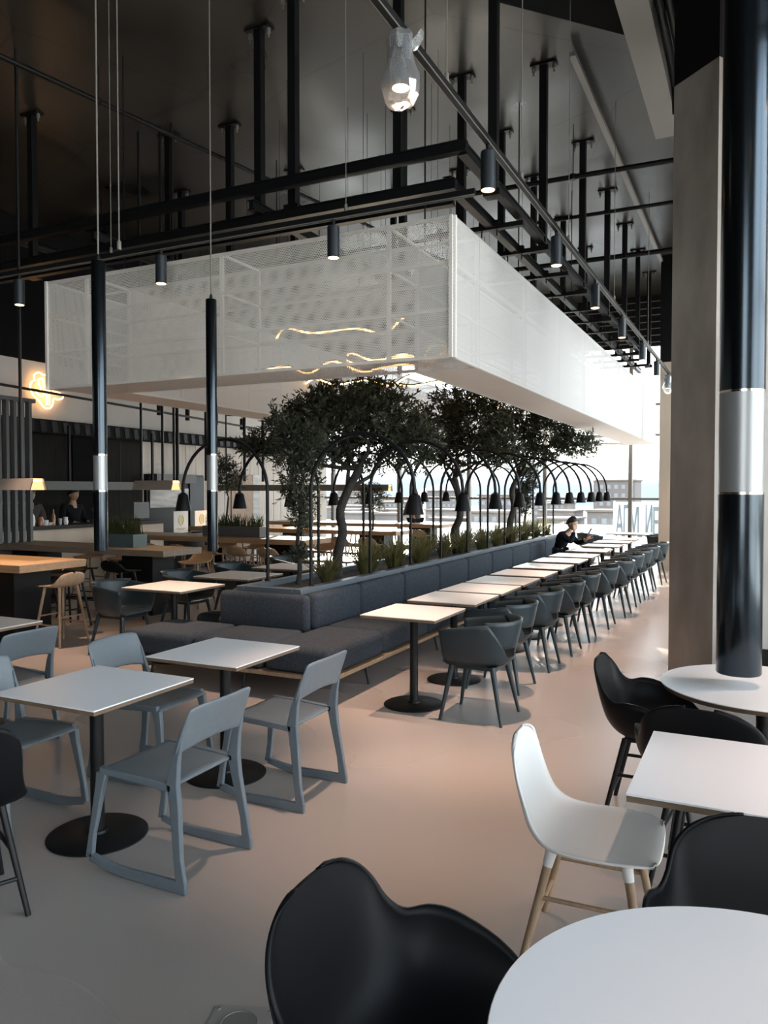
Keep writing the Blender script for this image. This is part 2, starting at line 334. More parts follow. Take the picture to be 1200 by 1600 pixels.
for x in (XI0, XI1): MB().box((LX(x), 0, H_ / 2), (TH, YI1 - YI0, H_)).build('inner_panel', 'perfYZ', cn)
MB().box((0, LY((Y0 + YI0) / 2), .004), (X1 - X0, YI0 - Y0, TH)).build('soffit', 'perfXY', cn)
MB().box((0, LY((Y1 + YI1) / 2), .004), (X1 - X0, Y1 - YI1, TH)).build('soffit', 'perfXY', cn)
b = MB()
for a, c in zip(by_[1:], by_[2:]): b.box((LX((X1 + XI1) / 2), LY((a + c) / 2), .004), (X1 - XI1, c - a - .006, .006))
b.build('soffit', 'soffit', cn)
b = MB()
for a, c in zip(by_[1:], by_[2:]): b.box((LX((X0 + XI0) / 2), LY((a + c) / 2), .004), (XI0 - X0, c - a - .006, .006))
b.build('soffit', 'soffit', cn)
zz = [.012, .40, .79, H_ - .012]
def frame_side(pts, fixed, axis):
    b = MB()
    def P(u, z): return (LX(u), LY(fixed), z) if axis == 'x' else (LX(fixed), LY(u), z)
    for u in pts: b.bar(P(u, 0), P(u, H_), .032)
    for z in zz: b.bar(P(pts[0], z), P(pts[-1], z), .026)
    return b
for y, n in ((Y0 + .022, 'outer_frame'), (Y1 - .022, 'outer_frame'), (YI0 - .02, 'inner_frame'), (YI1 + .02, 'inner_frame')): frame_side(bx_ if n[0] == 'o' else bx_[1:-1], y, 'x').build(n, 'lacquer', cn)
for x, n in ((X0 + .022, 'outer_frame'), (X1 - .022, 'outer_frame'), (XI0 - .02, 'inner_frame'), (XI1 + .02, 'inner_frame')): frame_side(by_ if n[0] == 'o' else by_[1:-1], x, 'y').build(n, 'lacquer', cn)
b = MB()
for x in bx_[1:-1]:
    for z in zz[1:]: b.bar((LX(x), LY(Y0), z), (LX(x), LY(YI0), z), .022); b.bar((LX(x), LY(Y1), z), (LX(x), LY(YI1), z), .022)
for y in by_[1:-1]:
    for z in zz[1:]: b.bar((LX(X0), LY(y), z), (LX(XI0), LY(y), z), .022); b.bar((LX(X1), LY(y), z), (LX(XI1), LY(y), z), .022)
b.build('cross_struts', 'lacquer', cn)
# steel rods that carry it
b = MB()
for x in (XI0 - .1, XI1 + .1):
    for y in by_[1:-1:2]: MB().tube([(LX(x), LY(y), H_), (LX(x), LY(y), 6.598 - Z0)], .008, 6).build('hanging_rod', 'steel', cn)
# wavy golden light tubes floating inside the canopy
def wavy(ctr, ln, amp, ph, rot, n=34):
    c = Vector(ctr); out = []
    for k in range(n):
        u = k / (n - 1) - .5; a = u * 2 * PI * 1.25 + ph
        p = Vector((u * ln, amp * math.sin(a), .05 * math.sin(a * 1.7))); p.rotate(Euler((0, 0, R(rot)))); out.append(c + p)
    return out
LW = [((-4.6, 8.2, 3.62), 1.8, .26, .2, 6), ((-4.1, 9.1, 3.40), 1.7, .22, 1.8, -14), ((-5.3, 8.8, 3.30), 1.5, .20, 3.1, 20), ((-3.7, 8.1, 3.22), 1.3, .18, .9, 12),
      ((-4.4, 10.2, 3.50), 2.0, .26, 2.4, -8), ((-5.6, 10.6, 3.36), 1.7, .24, .4, 15), ((-3.8, 11.6, 3.42), 1.6, .22, 4.0, 30), ((-4.9, 12.4, 3.55), 2.1, .28, 1.1, -12), ((-4.0, 13.9, 3.45), 1.8, .24, 2.9, 8), ((-5.2, 15.0, 3.40), 1.9, .24, .6, -20)]
for k, (c, ln, am, ph, ro) in enumerate(LW):
    t = thing('light_tube', 'wavy golden light tube hung inside the canopy, ' + ORD[k] + ' counting from its near end', 'light tube', c, 0, 'golden light tubes')
    pts = wavy((0, 0, 0), ln, am, ph, ro)
    MB().tube(pts, .013, 8).build('glowing_tube', 'led', t)
    MB().tube([p + Vector((0, 0, .02)) for p in pts], .012, 6).build('channel', 'steel', t)
    b = MB()
    for q in (pts[6], pts[-7]): b.tube([q, (q.x, q.y, 6.595 - c[2])], .0025, 5)
    b.build('wire', 'steel', t)

# ================================================================== CEILING STEELWORK
PX = [(-2.3, [7.1, 8.95, 11.15, 13.1, 14.9, 16.6, 18.4]), (-3.24, [7.0, 8.79, 10.36, 12.04, 14.05, 16.0]), (-4.2, [6.6, 9.21, 11.3]), (-4.85, [6.95]), (-6.47, [8.58, 10.18]), (-7.4, [8.44]), (-8.6, [7.2, 10.1]), (-5.6, [11.9])]
first = None; n = 0
for x, ys in PX:
    for j, y in enumerate(ys):
        lab = 'black hanger post with ceiling plate, ' + (('%s of the row above the right canopy edge' % ORD[j]) if x == -2.3 else ('%s of the second row in from the right' % ORD[j]) if x == -3.24 else 'among the inner posts over the canopy')
        grp = 'right row of hanger posts' if x == -2.3 else 'second row of hanger posts' if x == -3.24 else 'inner hanger posts'
        if first is None:
            first = thing('hanger_post', lab, 'hanger post', (x, y, 4.5), 0, grp)
            MB().box((0, 0, 1.05), (.085, .085, 2.1)).build('post', 'steel', first)
            MB().box((0, 0, 2.085), (.30, .12, .02)).build('ceiling_plate', 'steel', first)
            for q in (-.12, .12): MB().lathe([(.009, 1.98), (.009, 2.02), (.02, 2.02), (.02, 2.075)], 8, (q, 0, 0)).build('bolt', 'conduit', first)
            MB().box((0, 0, -.01), (.16, .13, .06)).build('clamp', 'steel', first)
        else: dup(first, (x, y, 4.5), 0, lab, grp)
def rail(a, c, lab, w=.085, h=.085, nm='ceiling_rail', m='steel', grp=None):
    t = thing(nm, lab, 'rail', a, 0, grp); a = Vector(a); c = Vector(c) - a; d = c.normalized(); s_ = Vector((d.y, -d.x, 0))
    MB().bar((0, 0, 0), c, w * .55, h).build('web', m, t)
    b = MB()
    for z in (-h / 2, h / 2): b.bar(Vector((0, 0, z)), c + Vector((0, 0, z)), w, .012)
    b.build('flanges', m, t); return t
rail((-2.3, 6.25, 4.58), (-2.3, 17.4, 4.58), 'outer black steel rail running along the right canopy edge above it')
rail((-2.26, 6.25, 4.60), (-11.6, 6.25, 4.60), 'black steel rail crossing in front above the near canopy face, topmost of the three')
rail((-2.62, 6.72, 4.53), (-2.62, 19.4, 4.53), 'inner black steel rail running just above the right canopy edge')
rail((-2.45, 6.50, 4.40), (-11.6, 6.50, 4.40), 'black steel rail over the near canopy face, middle of the three')
rail((-2.62, 6.90, 4.42), (-11.6, 6.90, 4.42), 'black steel rail over the near canopy face, lowest of the three')
rail((-4.5, 6.3, 4.48), (-4.5, 19, 4.48), 'black steel rail running lengthwise over the canopy opening', grp=None)
rail((-6.6, 6.3, 4.48), (-6.6, 19, 4.48), 'black steel rail running lengthwise over the left canopy side')
for j, y in enumerate([8.0, 8.95, 10.1, 11.15, 12.2, 13.1, 14.0, 14.9, 15.8, 16.6, 17.4, 18.2]):
    t = thing('cross_bar', 'short black cross bar under the hanger posts, ' + ORD[j] + ' from the near canopy corner', 'bar', (-2.3, y, 4.49), 0, 'cross bars over the right canopy edge')
    MB().bar((.04, 0, 0), (-1.05, 0, 0), .07, .05).build('bar', 'steel', t)
    for q in (-.25, -.42, -.9): MB().box((q, 0, .045), (.05, .06, .05)).tube([(q, 0, .045), (q, 0, -.09)], .008, 6).build('clamp', 'steel', t)
# pipes and conduit under the ceiling
def pipe(pts, r, lab, nm='ceiling_pipe', m='steel', grp=None):
    t = thing(nm, lab, 'pipe', pts[0], 0, grp); p0 = Vector(pts[0]); P = [Vector(p) - p0 for p in pts]
    MB().tube(P, r, 10).build('pipe', m, t); d = P[-1] - P[0]; n_ = max(2, int(d.length / 2.2))
    for k in range(n_):
        q = P[0] + d * ((k + .5) / n_); MB().tube([q, (q.x, q.y, 6.598 - p0.z)], .006, 5).lathe([(r * 1.25, -r), (r * 1.25, r)], 10, q).build('hanger', m, t)
    return t
tc_ = thing('conduit', 'pale galvanised conduit running under the ceiling near the concrete wall', 'conduit', (-1.92, 8.7, 6.5))
MB().bar((0, 0, 0), (0, 10.6, 0), .07, .05).build('channel', 'conduit', tc_); 
for k in range(5): MB().box((0, .6 + 2.2 * k, .05), (.03, .03, .085)).build('bracket', 'conduit', tc_)
pipe([(-11.5, 10.4, 5.9), (-1.0, 10.6, 5.9)], .035, 'thin dark sprinkler pipe crossing under the ceiling behind the first hanger posts')
pipe([(-11.5, 14.5, 5.9), (-.9, 14.5, 5.9)], .045, 'dark pipe crossing under the ceiling far above the canopy')
pipe([(-11.5, 12.7, 6.1), (-.9, 12.7, 6.1)], .03, 'slim dark pipe crossing close under the ceiling at mid room')
pipe([(-7.6, 3.0, 6.2), (-5.0, 18.0, 6.2)], .03, 'slim slanting dark pipe under the upper left ceiling')
pipe([(-10.6, 4.0, 5.5), (-9.4, 18.0, 5.5)], .06, 'thick dark pipe running away along the left side under the ceiling')
t = thing('air_duct', 'grey flat duct with black pipes hung at the ceiling beside the concrete wall', 'duct', (-1.10, 9.2, 6.26))
MB().box((0, -.5, 0), (.28, 3.4, .28)).build('duct', 'conduit', t); b = MB()
for q in (.19, .28): b.tube([(q, -2.6, .02), (q, -.2, .02), (q, .1, -.05), (q, .25, -.3)], .04, 10)
b.build('pipes', 'steel', t)

# ------------------------------------------------------------------ track lights
def track(a, c, lab):
    t = thing('light_track', lab, 'light track', a); c = Vector(c) - Vector(a)
    MB().bar((0, 0, 0), c, .036, .05).build('track', 'black', t)
    d = c.normalized(); s_ = Vector((d.y, -d.x, 0)); b = MB()
    for q in (-.019, .019): b.bar(s_ * q + Vector((0, 0, -.022)), c + s_ * q + Vector((0, 0, -.024)), .005, .006)  # thin pale strips put in as highlights along the track edges
    b.build('edge_highlights', 'conduit', t); return t
track((-1.7, 2.2, 4.08), (-1.7, 17.3, 4.08), 'long slim black light track running away to the right of the canopy')
track((-2.0, 5.72, 3.99), (-11.4, 5.72, 3.99), 'slim black light track crossing in front of the near canopy face')
def spot_proto(lab):
    t = thing('spotlight', lab, 'spotlight', (0, 0, 0), 0, 'track spotlights')
    MB().lathe([(.048, 0), (.052, .004), (.052, .255), (.046, .262), (.012, .262)], 26).build('body', 'steelblue', t)
    MB().lathe([(.0, -.002), (.043, -.002), (.045, -.0005), (.0455, .002)], 26, cap=False).build('lens', 'lamp', t)
    MB().tube([(0, 0, .26), (0, 0, .32)], .016, 10).build('stem', 'black', t)
    ld = bpy.data.lights.new('spot_beam', 'SPOT'); ld.energy = 330; ld.color = (1, .70, .53); ld.spot_size = R(46); ld.spot_blend = 1.0; ld.shadow_soft_size = .045
    lo_ = bpy.data.objects.new('spot_beam', ld); COL.objects.link(lo_); lo_.parent = t; lo_.location = (0, 0, -.012); return t
ys = [5.13, 7.11, 8.95, 10.84, 12.85, 14.7]
sp = spot_proto('black cylinder spotlight on the right track, first beyond the plastic-wrapped one'); sp.location = (-1.7, ys[0], 3.75)
for j, y in enumerate(ys[1:]): dup(sp, (-1.7, y, 3.75), 0, 'black cylinder spotlight on the right track, %s beyond the plastic-wrapped one' % ORD[j + 1])
for x, l in ((-3.25, 'black cylinder spotlight hanging in front of the middle of the near canopy face'), (-5.12, 'black cylinder spotlight in front of the canopy between the two hanging tubes'), (-7.05, 'black cylinder spotlight at the left end of the near canopy face')):
    dup(sp, (x, 5.72, 3.65), 0, l)
track((.5, .6, 4.08), (.5, 7.9, 4.08), 'out-of-view slim light track added to light the right tables')  # unseen track added to light the right tables, guessed from their warm sheen
for j, y in enumerate((1.35, 2.95, 4.4)): 
    q_ = dup(sp, (.5, y, 3.75), 0, 'out-of-view black spotlight added to light the right tables, %s from the front' % ORD[j])
    for ch in q_.children:
        if ch.type == 'LIGHT': ch.data = ch.data.copy(); ch.data.energy = (45, 120, 110)[j]
rs = random.Random(5)
def wrap(nm_t, loc, seed):
    rs = random.Random(seed); b = MB(); G = []
    for i, (r, z) in enumerate([(.05, .275), (.066, .25), (.063, .19), (.068, .12), (.085, .06), (.09, .0), (.082, -.05), (.06, -.085), (.02, -.10)]):
        G.append([Vector(((r * rs.uniform(.86, 1.22)) * math.cos(k * 2 * PI / 18), (r * rs.uniform(.86, 1.22)) * math.sin(k * 2 * PI / 18), z + rs.uniform(-.012, .012))) for k in range(18)])
    b.loft(G, False); b.loft([[Vector((.06 + .05 * u + rs.uniform(-.01, .01), .02 + .03 * math.sin(k), .21 + .05 * u + .025 * math.cos(k))) for k in range(7)] for u in (0, .5, 1)], False)
    return b.build('plastic_wrap', 'film', nm_t, 25)
s1 = dup(sp, (-1.7, 3.70, 3.78), 0, 'nearest spotlight still wrapped in crumpled clear plastic, glowing at the top of the picture'); wrap(s1, 0, 2)
s2 = dup(sp, (-1.7, 16.6, 3.75), 0, 'small far spotlight wrapped in plastic beside the concrete wall'); wrap(s2, 0, 4)
def cable(x, y, z0, lab, r=.005, grp='suspension cables', z1=6.6):
    t = thing('suspension_cable', lab, 'cable', (x, y, z0), 0, grp); MB().tube([(0, 0, 0), (0, 0, z1 - z0)], r, 6).build('wire', 'conduit', t); MB().lathe([(.014, 0), (.014, .05), (.006, .06)], 8).build('end_fitting', 'conduit', t)
for j, y in enumerate((4.35, 5.95, 7.6, 10.2, 13.5)): cable(-1.7, y, 4.11, 'thin steel cable holding the right light track, %s from the near end' % ORD[j], .004)
for x, l in ((-3.13, 'middle spotlight'), (-5.75, 'left hanging tube'), (-8.8, 'left canopy corner')): cable(x, 5.72, 4.02, 'thin steel cable holding the front light track near the ' + l, .004)
cable(-3.74, 3.79, 3.25, 'thin pale cable ending in a small fitting above the canopy left of centre', .004)

# ================================================================== BENCH AND PLANTER
PX0, PX1, PY0, PY1, PZ = -4.50, -3.80, 6.08, 16.2, .775
pl = thing('planter', 'long dark steel planter trough full of gravel in the middle of the bench', 'planter', ((PX0 + PX1) / 2, (PY0 + PY1) / 2, 0))
w_, l_ = PX1 - PX0, PY1 - PY0
b = MB()
for s in (-1, 1): b.box((s * (w_ / 2 - .006), 0, PZ / 2), (.012, l_, PZ)); b.box((0, s * (l_ / 2 - .006), PZ / 2), (w_ - .03, .012, PZ))
b.build('sides', 'ledge', pl)
b = MB()
for s in (-1, 1): b.box((s * (w_ / 2 - .03), 0, PZ - .02), (.09, l_ + .06, .055)); b.box((0, s * (l_ / 2 - .02), PZ - .02), (w_ - .16, .10, .055))
b.build('rim', 'ledge', pl, bev=.004)
G = [[Vector((-w_ / 2 + .02 + (w_ - .04) * i / 8, -l_ / 2 + .02 + (l_ - .04) * j / 90, PZ - .05 + random.uniform(-.008, .012))) for i in range(9)] for j in range(91)]
tag(MB().grid(G).build('gravel', 'soil', pl), kind='stuff')

bh = thing('bench', 'long charcoal upholstered bench wrapped round the planter on a wooden base board', 'bench', (-4.1, 10.6, 0))
def BL(x, y, z): return (x + 4.1, y - 10.6, z)
XF, YF, XBL = -3.02, 5.24, -5.20
ybs = [5.95] + [5.95 + 1.077 * k for k in range(1, 10)] + [16.2]
def cushion(x0, x1, y0, y1, z0, z1, nm, r=.06):
    MB().rbox(BL((x0 + x1) / 2, (y0 + y1) / 2, (z0 + z1) / 2), (x1 - x0 - .006, y1 - y0 - .012, z1 - z0), r, 4).build(nm, 'fabric', bh)
sy = [5.24, 6.10] + [5.95 + 1.077 * k for k in range(1, 10)] + [16.2]
sy = [5.24, 6.25, 7.30, 8.37, 9.45, 10.52, 11.6, 12.68, 13.75, 14.83, 16.2]
for a, c in zip(sy, sy[1:]): cushion(-3.66, XF, a, c, .22, .44, 'seat_cushion'); 
cushion(-4.40, -3.67, YF, 5.96, .22, .44, 'seat_cushion'); cushion(XBL, -4.41, YF, 5.96, .22, .44, 'seat_cushion')
for a, c in zip(sy[1:], sy[2:]): cushion(XBL, -4.62, max(a, 5.97), c, .22, .44, 'seat_cushion')
for a, c in zip(ybs, ybs[1:]): cushion(-3.782, -3.655, a if a > 6 else 6.10, c, .40, .745, 'back_cushion', .05); cushion(-4.645, -4.518, a if a > 6 else 6.10, c, .40, .745, 'back_cushion', .05)
cushion(-4.645, -3.655, 5.93, 6.048, .40, .745, 'back_cushion', .05)
b = MB()
b.box(BL((-3.66 + XF) / 2 + .005, (YF + 16.2) / 2, .205), (XF + 3.66 + .03, 16.2 - YF + .02, .03)); b.box(BL((XBL - 3.67) / 2, (YF + 5.96) / 2, .205), (-3.67 - XBL + .0, 5.96 - YF + .02, .03)); b.box(BL((XBL - 4.62) / 2, 11.1, .205), (.60, 10.2, .03))
b.build('base_board', 'oak', bh)
b = MB()
for y in np.arange(6.0, 16, 1.6):
    b = MB(); b.tube([BL(-3.10, y, .19), BL(-3.06, y, 0)], .012, 8); b.build('leg', 'black', bh)
    b = MB(); b.tube([BL(-5.1, y, .19), BL(-5.14, y, 0)], .012, 8); b.build('leg', 'black', bh)
for x in (-3.9, -4.9): MB().tube([BL(x, 5.34, .19), BL(x, 5.30, 0)], .012, 8).build('leg', 'black', bh)

# ================================================================== TABLES
def square_table(loc, lab, sx=.64, sy_=.66, top='white', grp=None, rz=0, base=.24, z=.74):
    t = thing('cafe_table', lab, 'table', (loc[0], loc[1], 0), rz, grp)
    MB().box((0, 0, z - .003), (sx, sy_, .006)).build('table_top', top, t)
    MB().box((0, 0, z - .015), (sx - .002, sy_ - .002, .018)).build('top_core', 'ply', t)
    MB().tube([(0, 0, .02), (0, 0, z - .03)], .033, 16).build('column', 'black', t)
    MB().box((0, 0, z - .032), (.34, .34, .014)).build('top_plate', 'black', t)
    MB().lathe([(0, 0), (base, 0), (base, .006), (base - .012, .013), (.05, .018), (.045, .03), (0, .03)], 40).build('base', 'black', t)
    return t
square_table((-2.92, 2.78), 'white square table nearest the left front, between three grey plastic chairs', .66, .66)
square_table((-2.86, 3.72), 'white square table close to the near bench corner with a grey chair on either side', .64, .64)
TY = [5.25, 6.14, 6.88, 7.62, 8.44, 9.33, 10.24, 11.15, 12.25, 13.4, 14.45, 15.4]
for j, y in enumerate(TY):
    square_table((-2.45, y + .34), 'pale square table standing along the charcoal bench, %s from the near end of the row' % ORD[j], .62, .66, 'warmlit', 'tables along the right side of the bench')
for j, (x, y) in enumerate([(-5.28, 6.05), (-5.30, 7.15), (-5.30, 8.25), (-5.3, 9.4)]):
    square_table((x, y), 'pale square table on the far side of the planter, %s from the near end' % ORD[j], .74, .68, 'warmlit', 'tables on the far side of the planter')
square_table((-5.06, 3.66), 'pale table cut off by the left edge in front of the orange counter table', .66, .68, 'warmlit')
square_table((-2.6, 17.8), 'small pale table far away by the glass wall beyond the seated man', .9, .7, 'warmlit')

def round_table(loc, r, lab, z=.74):
    t = thing('round_table', lab, 'table', (loc[0], loc[1], 0))
    MB().lathe([(0, z - .006), (r - .004, z - .006), (r - .001, z - .004), (r, z - .002), (r - .002, z), (0, z)], 96).build('table_top', 'white', t)
    MB().lathe([(0, z - .026), (r - .012, z - .026), (r - .002, z - .006), (0, z - .006)], 96).build('top_core', 'ply', t)
    MB().tube([(0, 0, .02), (0, 0, z - .03)], .035, 16).build('column', 'black', t)
    MB().lathe([(0, 0), (.27, 0), (.27, .006), (.25, .014), (.05, .02), (0, .02)], 40).build('base', 'black', t)
    return t
round_table((.055, 1.43), .50, 'large white round table cut off at the lower right corner of the picture')
round_table((.03, 4.20), .48, 'white round table under the big vertical tube lamp beside the concrete wall')
t = thing('trestle_table', 'white square table on slanting black legs beside the white chair', 'table', (-.02, 2.87, 0))
MB().box((0, 0, .737), (.70, .71, .006)).build('table_top', 'white', t); MB().box((0, 0, .724), (.698, .708, .02)).build('top_core', 'ply', t)
for x in (-1, 1):
    for y in (-1, 1): MB().tube([(x * .20, y * .16, .712), (x * .29, y * .28, 0)], [.014, .011], 10).build('leg', 'black', t)
b = MB()
for x in (-.2, .2): b.bar((x, -.18, .705), (x, .18, .705), .03, .014)
b.bar((-.2, 0, .705), (.2, 0, .705), .03, .014); b.build('under_frame', 'black', t)

# ================================================================== CHAIRS
def tip_chair(loc, rz, lab):
    t = thing('sled_chair', lab, 'chair', (loc[0], loc[1], 0), rz, 'grey plastic sled chairs')
    # seat: shallow dished panel
    G = []
    for i in range(13):
        u = i / 12; x = .235 - .43 * u
        zc = .455 - .022 * u - (.02 if i == 0 else .004 if i == 1 else 0)
        G.append([Vector((x + (.0 if i else -.0), (-1 + 2 * j / 12) * (.215 - .012 * u), zc - .014 * (1 - (-1 + j / 6) ** 2) * math.sin(PI * min(1, u * 1.1)))) for j in range(13)])
    MB().grid(G).build('seat', 'greychair', t, solid=.018, off=0, sub=1)
    G = []
    for i in range(9):
        u = i / 8; z = .575 + .22 * u; hw = .229 - .012 * u ** 3
        G.append([Vector((-.222 - .062 * u - .028 * (1 - abs(-1 + j / 7) ** 2.2) - (0.012 * u * u), (-1 + j / 7) * hw, z - (.032 * (1 - (-1 + j / 7) ** 2) * (1 - u)) * -1 - .014 * (abs(-1 + j / 7) ** 5) * u)) for j in range(15)])
    MB().grid(G).build('backrest', 'greychair', t, solid=.015, off=0, sub=1)
    for s in (-1, 1):
        y = s * .212; yo = s * .232; b = MB()
        def rect(p, a, w, h):
            # cross-section of width w along direction angle a in xz, thickness h in y
            dx, dz = math.cos(a) * w / 2, math.sin(a) * w / 2
            return [Vector((p[0] - dx, p[1] - h / 2, p[2] - dz)), Vector((p[0] + dx, p[1] - h / 2, p[2] + dz)), Vector((p[0] + dx, p[1] + h / 2, p[2] + dz)), Vector((p[0] - dx, p[1] + h / 2, p[2] - dz))]
        rear = [((-.262, yo, .028), .05, .022), ((-.245, yo, .15), .042, .024), ((-.215, y, .36), .052, .028), ((-.202, y, .45), .060, .028), ((-.216, y, .55), .044, .024), ((-.236, y, .62), .030, .018), ((-.258, y, .70), .014, .01)]
        b.loft([rect(p, 0, w, h) for p, w, h in rear])
        run = [(-.287, .0, .052), (-.1, .0, .05), (.06, .0, .046), (.16, .012, .042), (.262, .036, .04)]
        b.loft([[Vector((x, yo - .011, z0)), Vector((x, yo + .011, z0)), Vector((x, yo + .011, z0 + h)), Vector((x, yo - .011, z0 + h))] for x, z0, h in run])
        fr = [((.262, yo, .05), .04, .022), ((.245, yo, .16), .034, .022), ((.215, y, .37), .046, .028), ((.20, y, .44), .06, .03)]
        b.loft([rect(p, 0, w, h) for p, w, h in fr])
        b.loft([[Vector((x, y - .014, z0)), Vector((x, y + .014, z0)), Vector((x, y + .014, z0 + .034)), Vector((x, y - .014, z0 + .034))] for x, z0 in ((-.2, .415), (0, .425), (.21, .432))])
        b.build('side_frame', 'greychair', t, bev=.005)
    return t
tc1 = tip_chair((-2.43, 2.75), 180, 'grey blue plastic chair nearest the front, back turned, right of the front left white table')
dup(tc1, (-2.42, 3.67), 180, 'grey blue plastic chair at the right of the white table by the bench corner')
dup(tc1, (-3.30, 3.58), 4, 'grey blue plastic chair facing right between the two white tables')
dup(tc1, (-3.46, 2.73), 0, 'grey blue plastic chair left of the front white table, cut by the picture edge')
dup(tc1, (-4.56, 3.52), 180, 'grey blue plastic chair at the left edge with its back turned to the front table')

KA = [(.235, .42, .205, .16, .425), (.215, .447, .21, .255, .50), (.09, .44, .10, .29, .595), (-.05, .43, -.02, .298, .645), (-.14, .445, -.095, .29, .655), (-.20, .50, -.155, .262, .645), (-.232, .58, -.198, .243, .675), (-.255, .68, -.230, .228, .728), (-.270, .75, -.252, .198, .766), (-.279, .79, -.268, .155, .790), (-.283, .809, -.278, .108, .805), (-.285, .8165, -.2845, .055, .8155)]
KC = [(.24, .425, .225, .13, .425), (.225, .444, .215, .20, .452), (.10, .442, .10, .235, .458), (-.05, .432, -.04, .235, .458), (-.15, .445, -.128, .222, .472), (-.205, .492, -.178, .20, .512), (-.235, .57, -.208, .185, .575), (-.254, .655, -.234, .178, .652), (-.266, .72, -.249, .168, .712), (-.274, .762, -.262, .143, .749), (-.278, .782, -.271, .106, .773), (-.280, .791, -.278, .055, .788)]
def shell_mb(keys, n=46, m=33, dz=0, zs=1):
    rows = crm(keys, n); G = []
    for px, pz, ex, ey, ez in rows:
        P = np.array([px, 0, pz]); E = np.array([ex, ey, ez]); Cc = np.array([px, ey * .98, pz]); r = []
        for k in range(m):
            t = -1 + 2 * k / (m - 1); a = abs(t); q = (1 - a) ** 2 * P + 2 * a * (1 - a) * Cc + a * a * E
            r.append(Vector((q[0], math.copysign(q[1], t), q[2] * zs + dz)))
        G.append(r)
    return MB().grid(G)
def form_chair(loc, rz, lab, arm, shellm, legm, sock=None, grp=None):
    t = thing('armchair' if arm else 'shell_chair', lab, 'chair', (loc[0], loc[1], 0), rz, grp)
    shell_mb(KA if arm else KC).build('shell', shellm, t, solid=.011, off=-1)
    for sx_, sy_ in ((1, 1), (1, -1), (-1, 1), (-1, -1)):
        a = Vector((sx_ * .125 + .0, sy_ * .135, .43)); c = Vector((sx_ * .215 - .01, sy_ * .205, 0)); d = c - a
        lg = MB().tube([a + d * (.16 if sock else 0), c], [.0165, .013] if sock else [.015, .011], 12).build('leg', legm, t)
        if sock: MB().tube([a - Vector((0, 0, -.012)), a + d * .06, a + d * .165], [.030, .021, .0175], 14).build('leg_socket', sock, lg)
    b = MB()
    def at(sx_, sy_, f): a = Vector((sx_ * .125, sy_ * .135, .43)); c = Vector((sx_ * .215 - .01, sy_ * .205, 0)); return a + (c - a) * f
    for s in (-1, 1): b.tube([at(-1, s, .42), at(1, s, .42)], .009, 8)
    for s in (-1, 1): b.tube([at(s, -1, .66), at(s, 1, .66)], .009, 8)
    b.build('stretchers', legm, t); 
    b = MB(); b.tube([(.125, .135, .425), (-.125, .135, .425), (-.125, -.135, .425), (.125, -.135, .425)], .011, 8, loop=True); b.build('seat_frame', sock or legm, t); return t
form_chair((-.53, 2.86), 2, 'white shell chair with oak legs standing at the white trestle table', False, 'lacquer', 'oak', 'lacquer')
a1 = form_chair((-.63, 1.49), 1, 'large black armchair in the front, left of the front round table', True, 'shell', 'black', None, 'black shell armchairs')
dup(a1, (-.48, 4.20), 0, 'black armchair facing right at the round table under the big tube lamp')
dup(a1, (-.18, 3.62), 84, 'black armchair seen from behind beyond the white trestle table')
dup(a1, (.055, 2.02), -84, 'black armchair squeezed between the front round table and the trestle table')
form_chair((-2.90, 2.03), 155, 'black shell chair with black legs cut off by the left picture edge', False, 'shell', 'black')

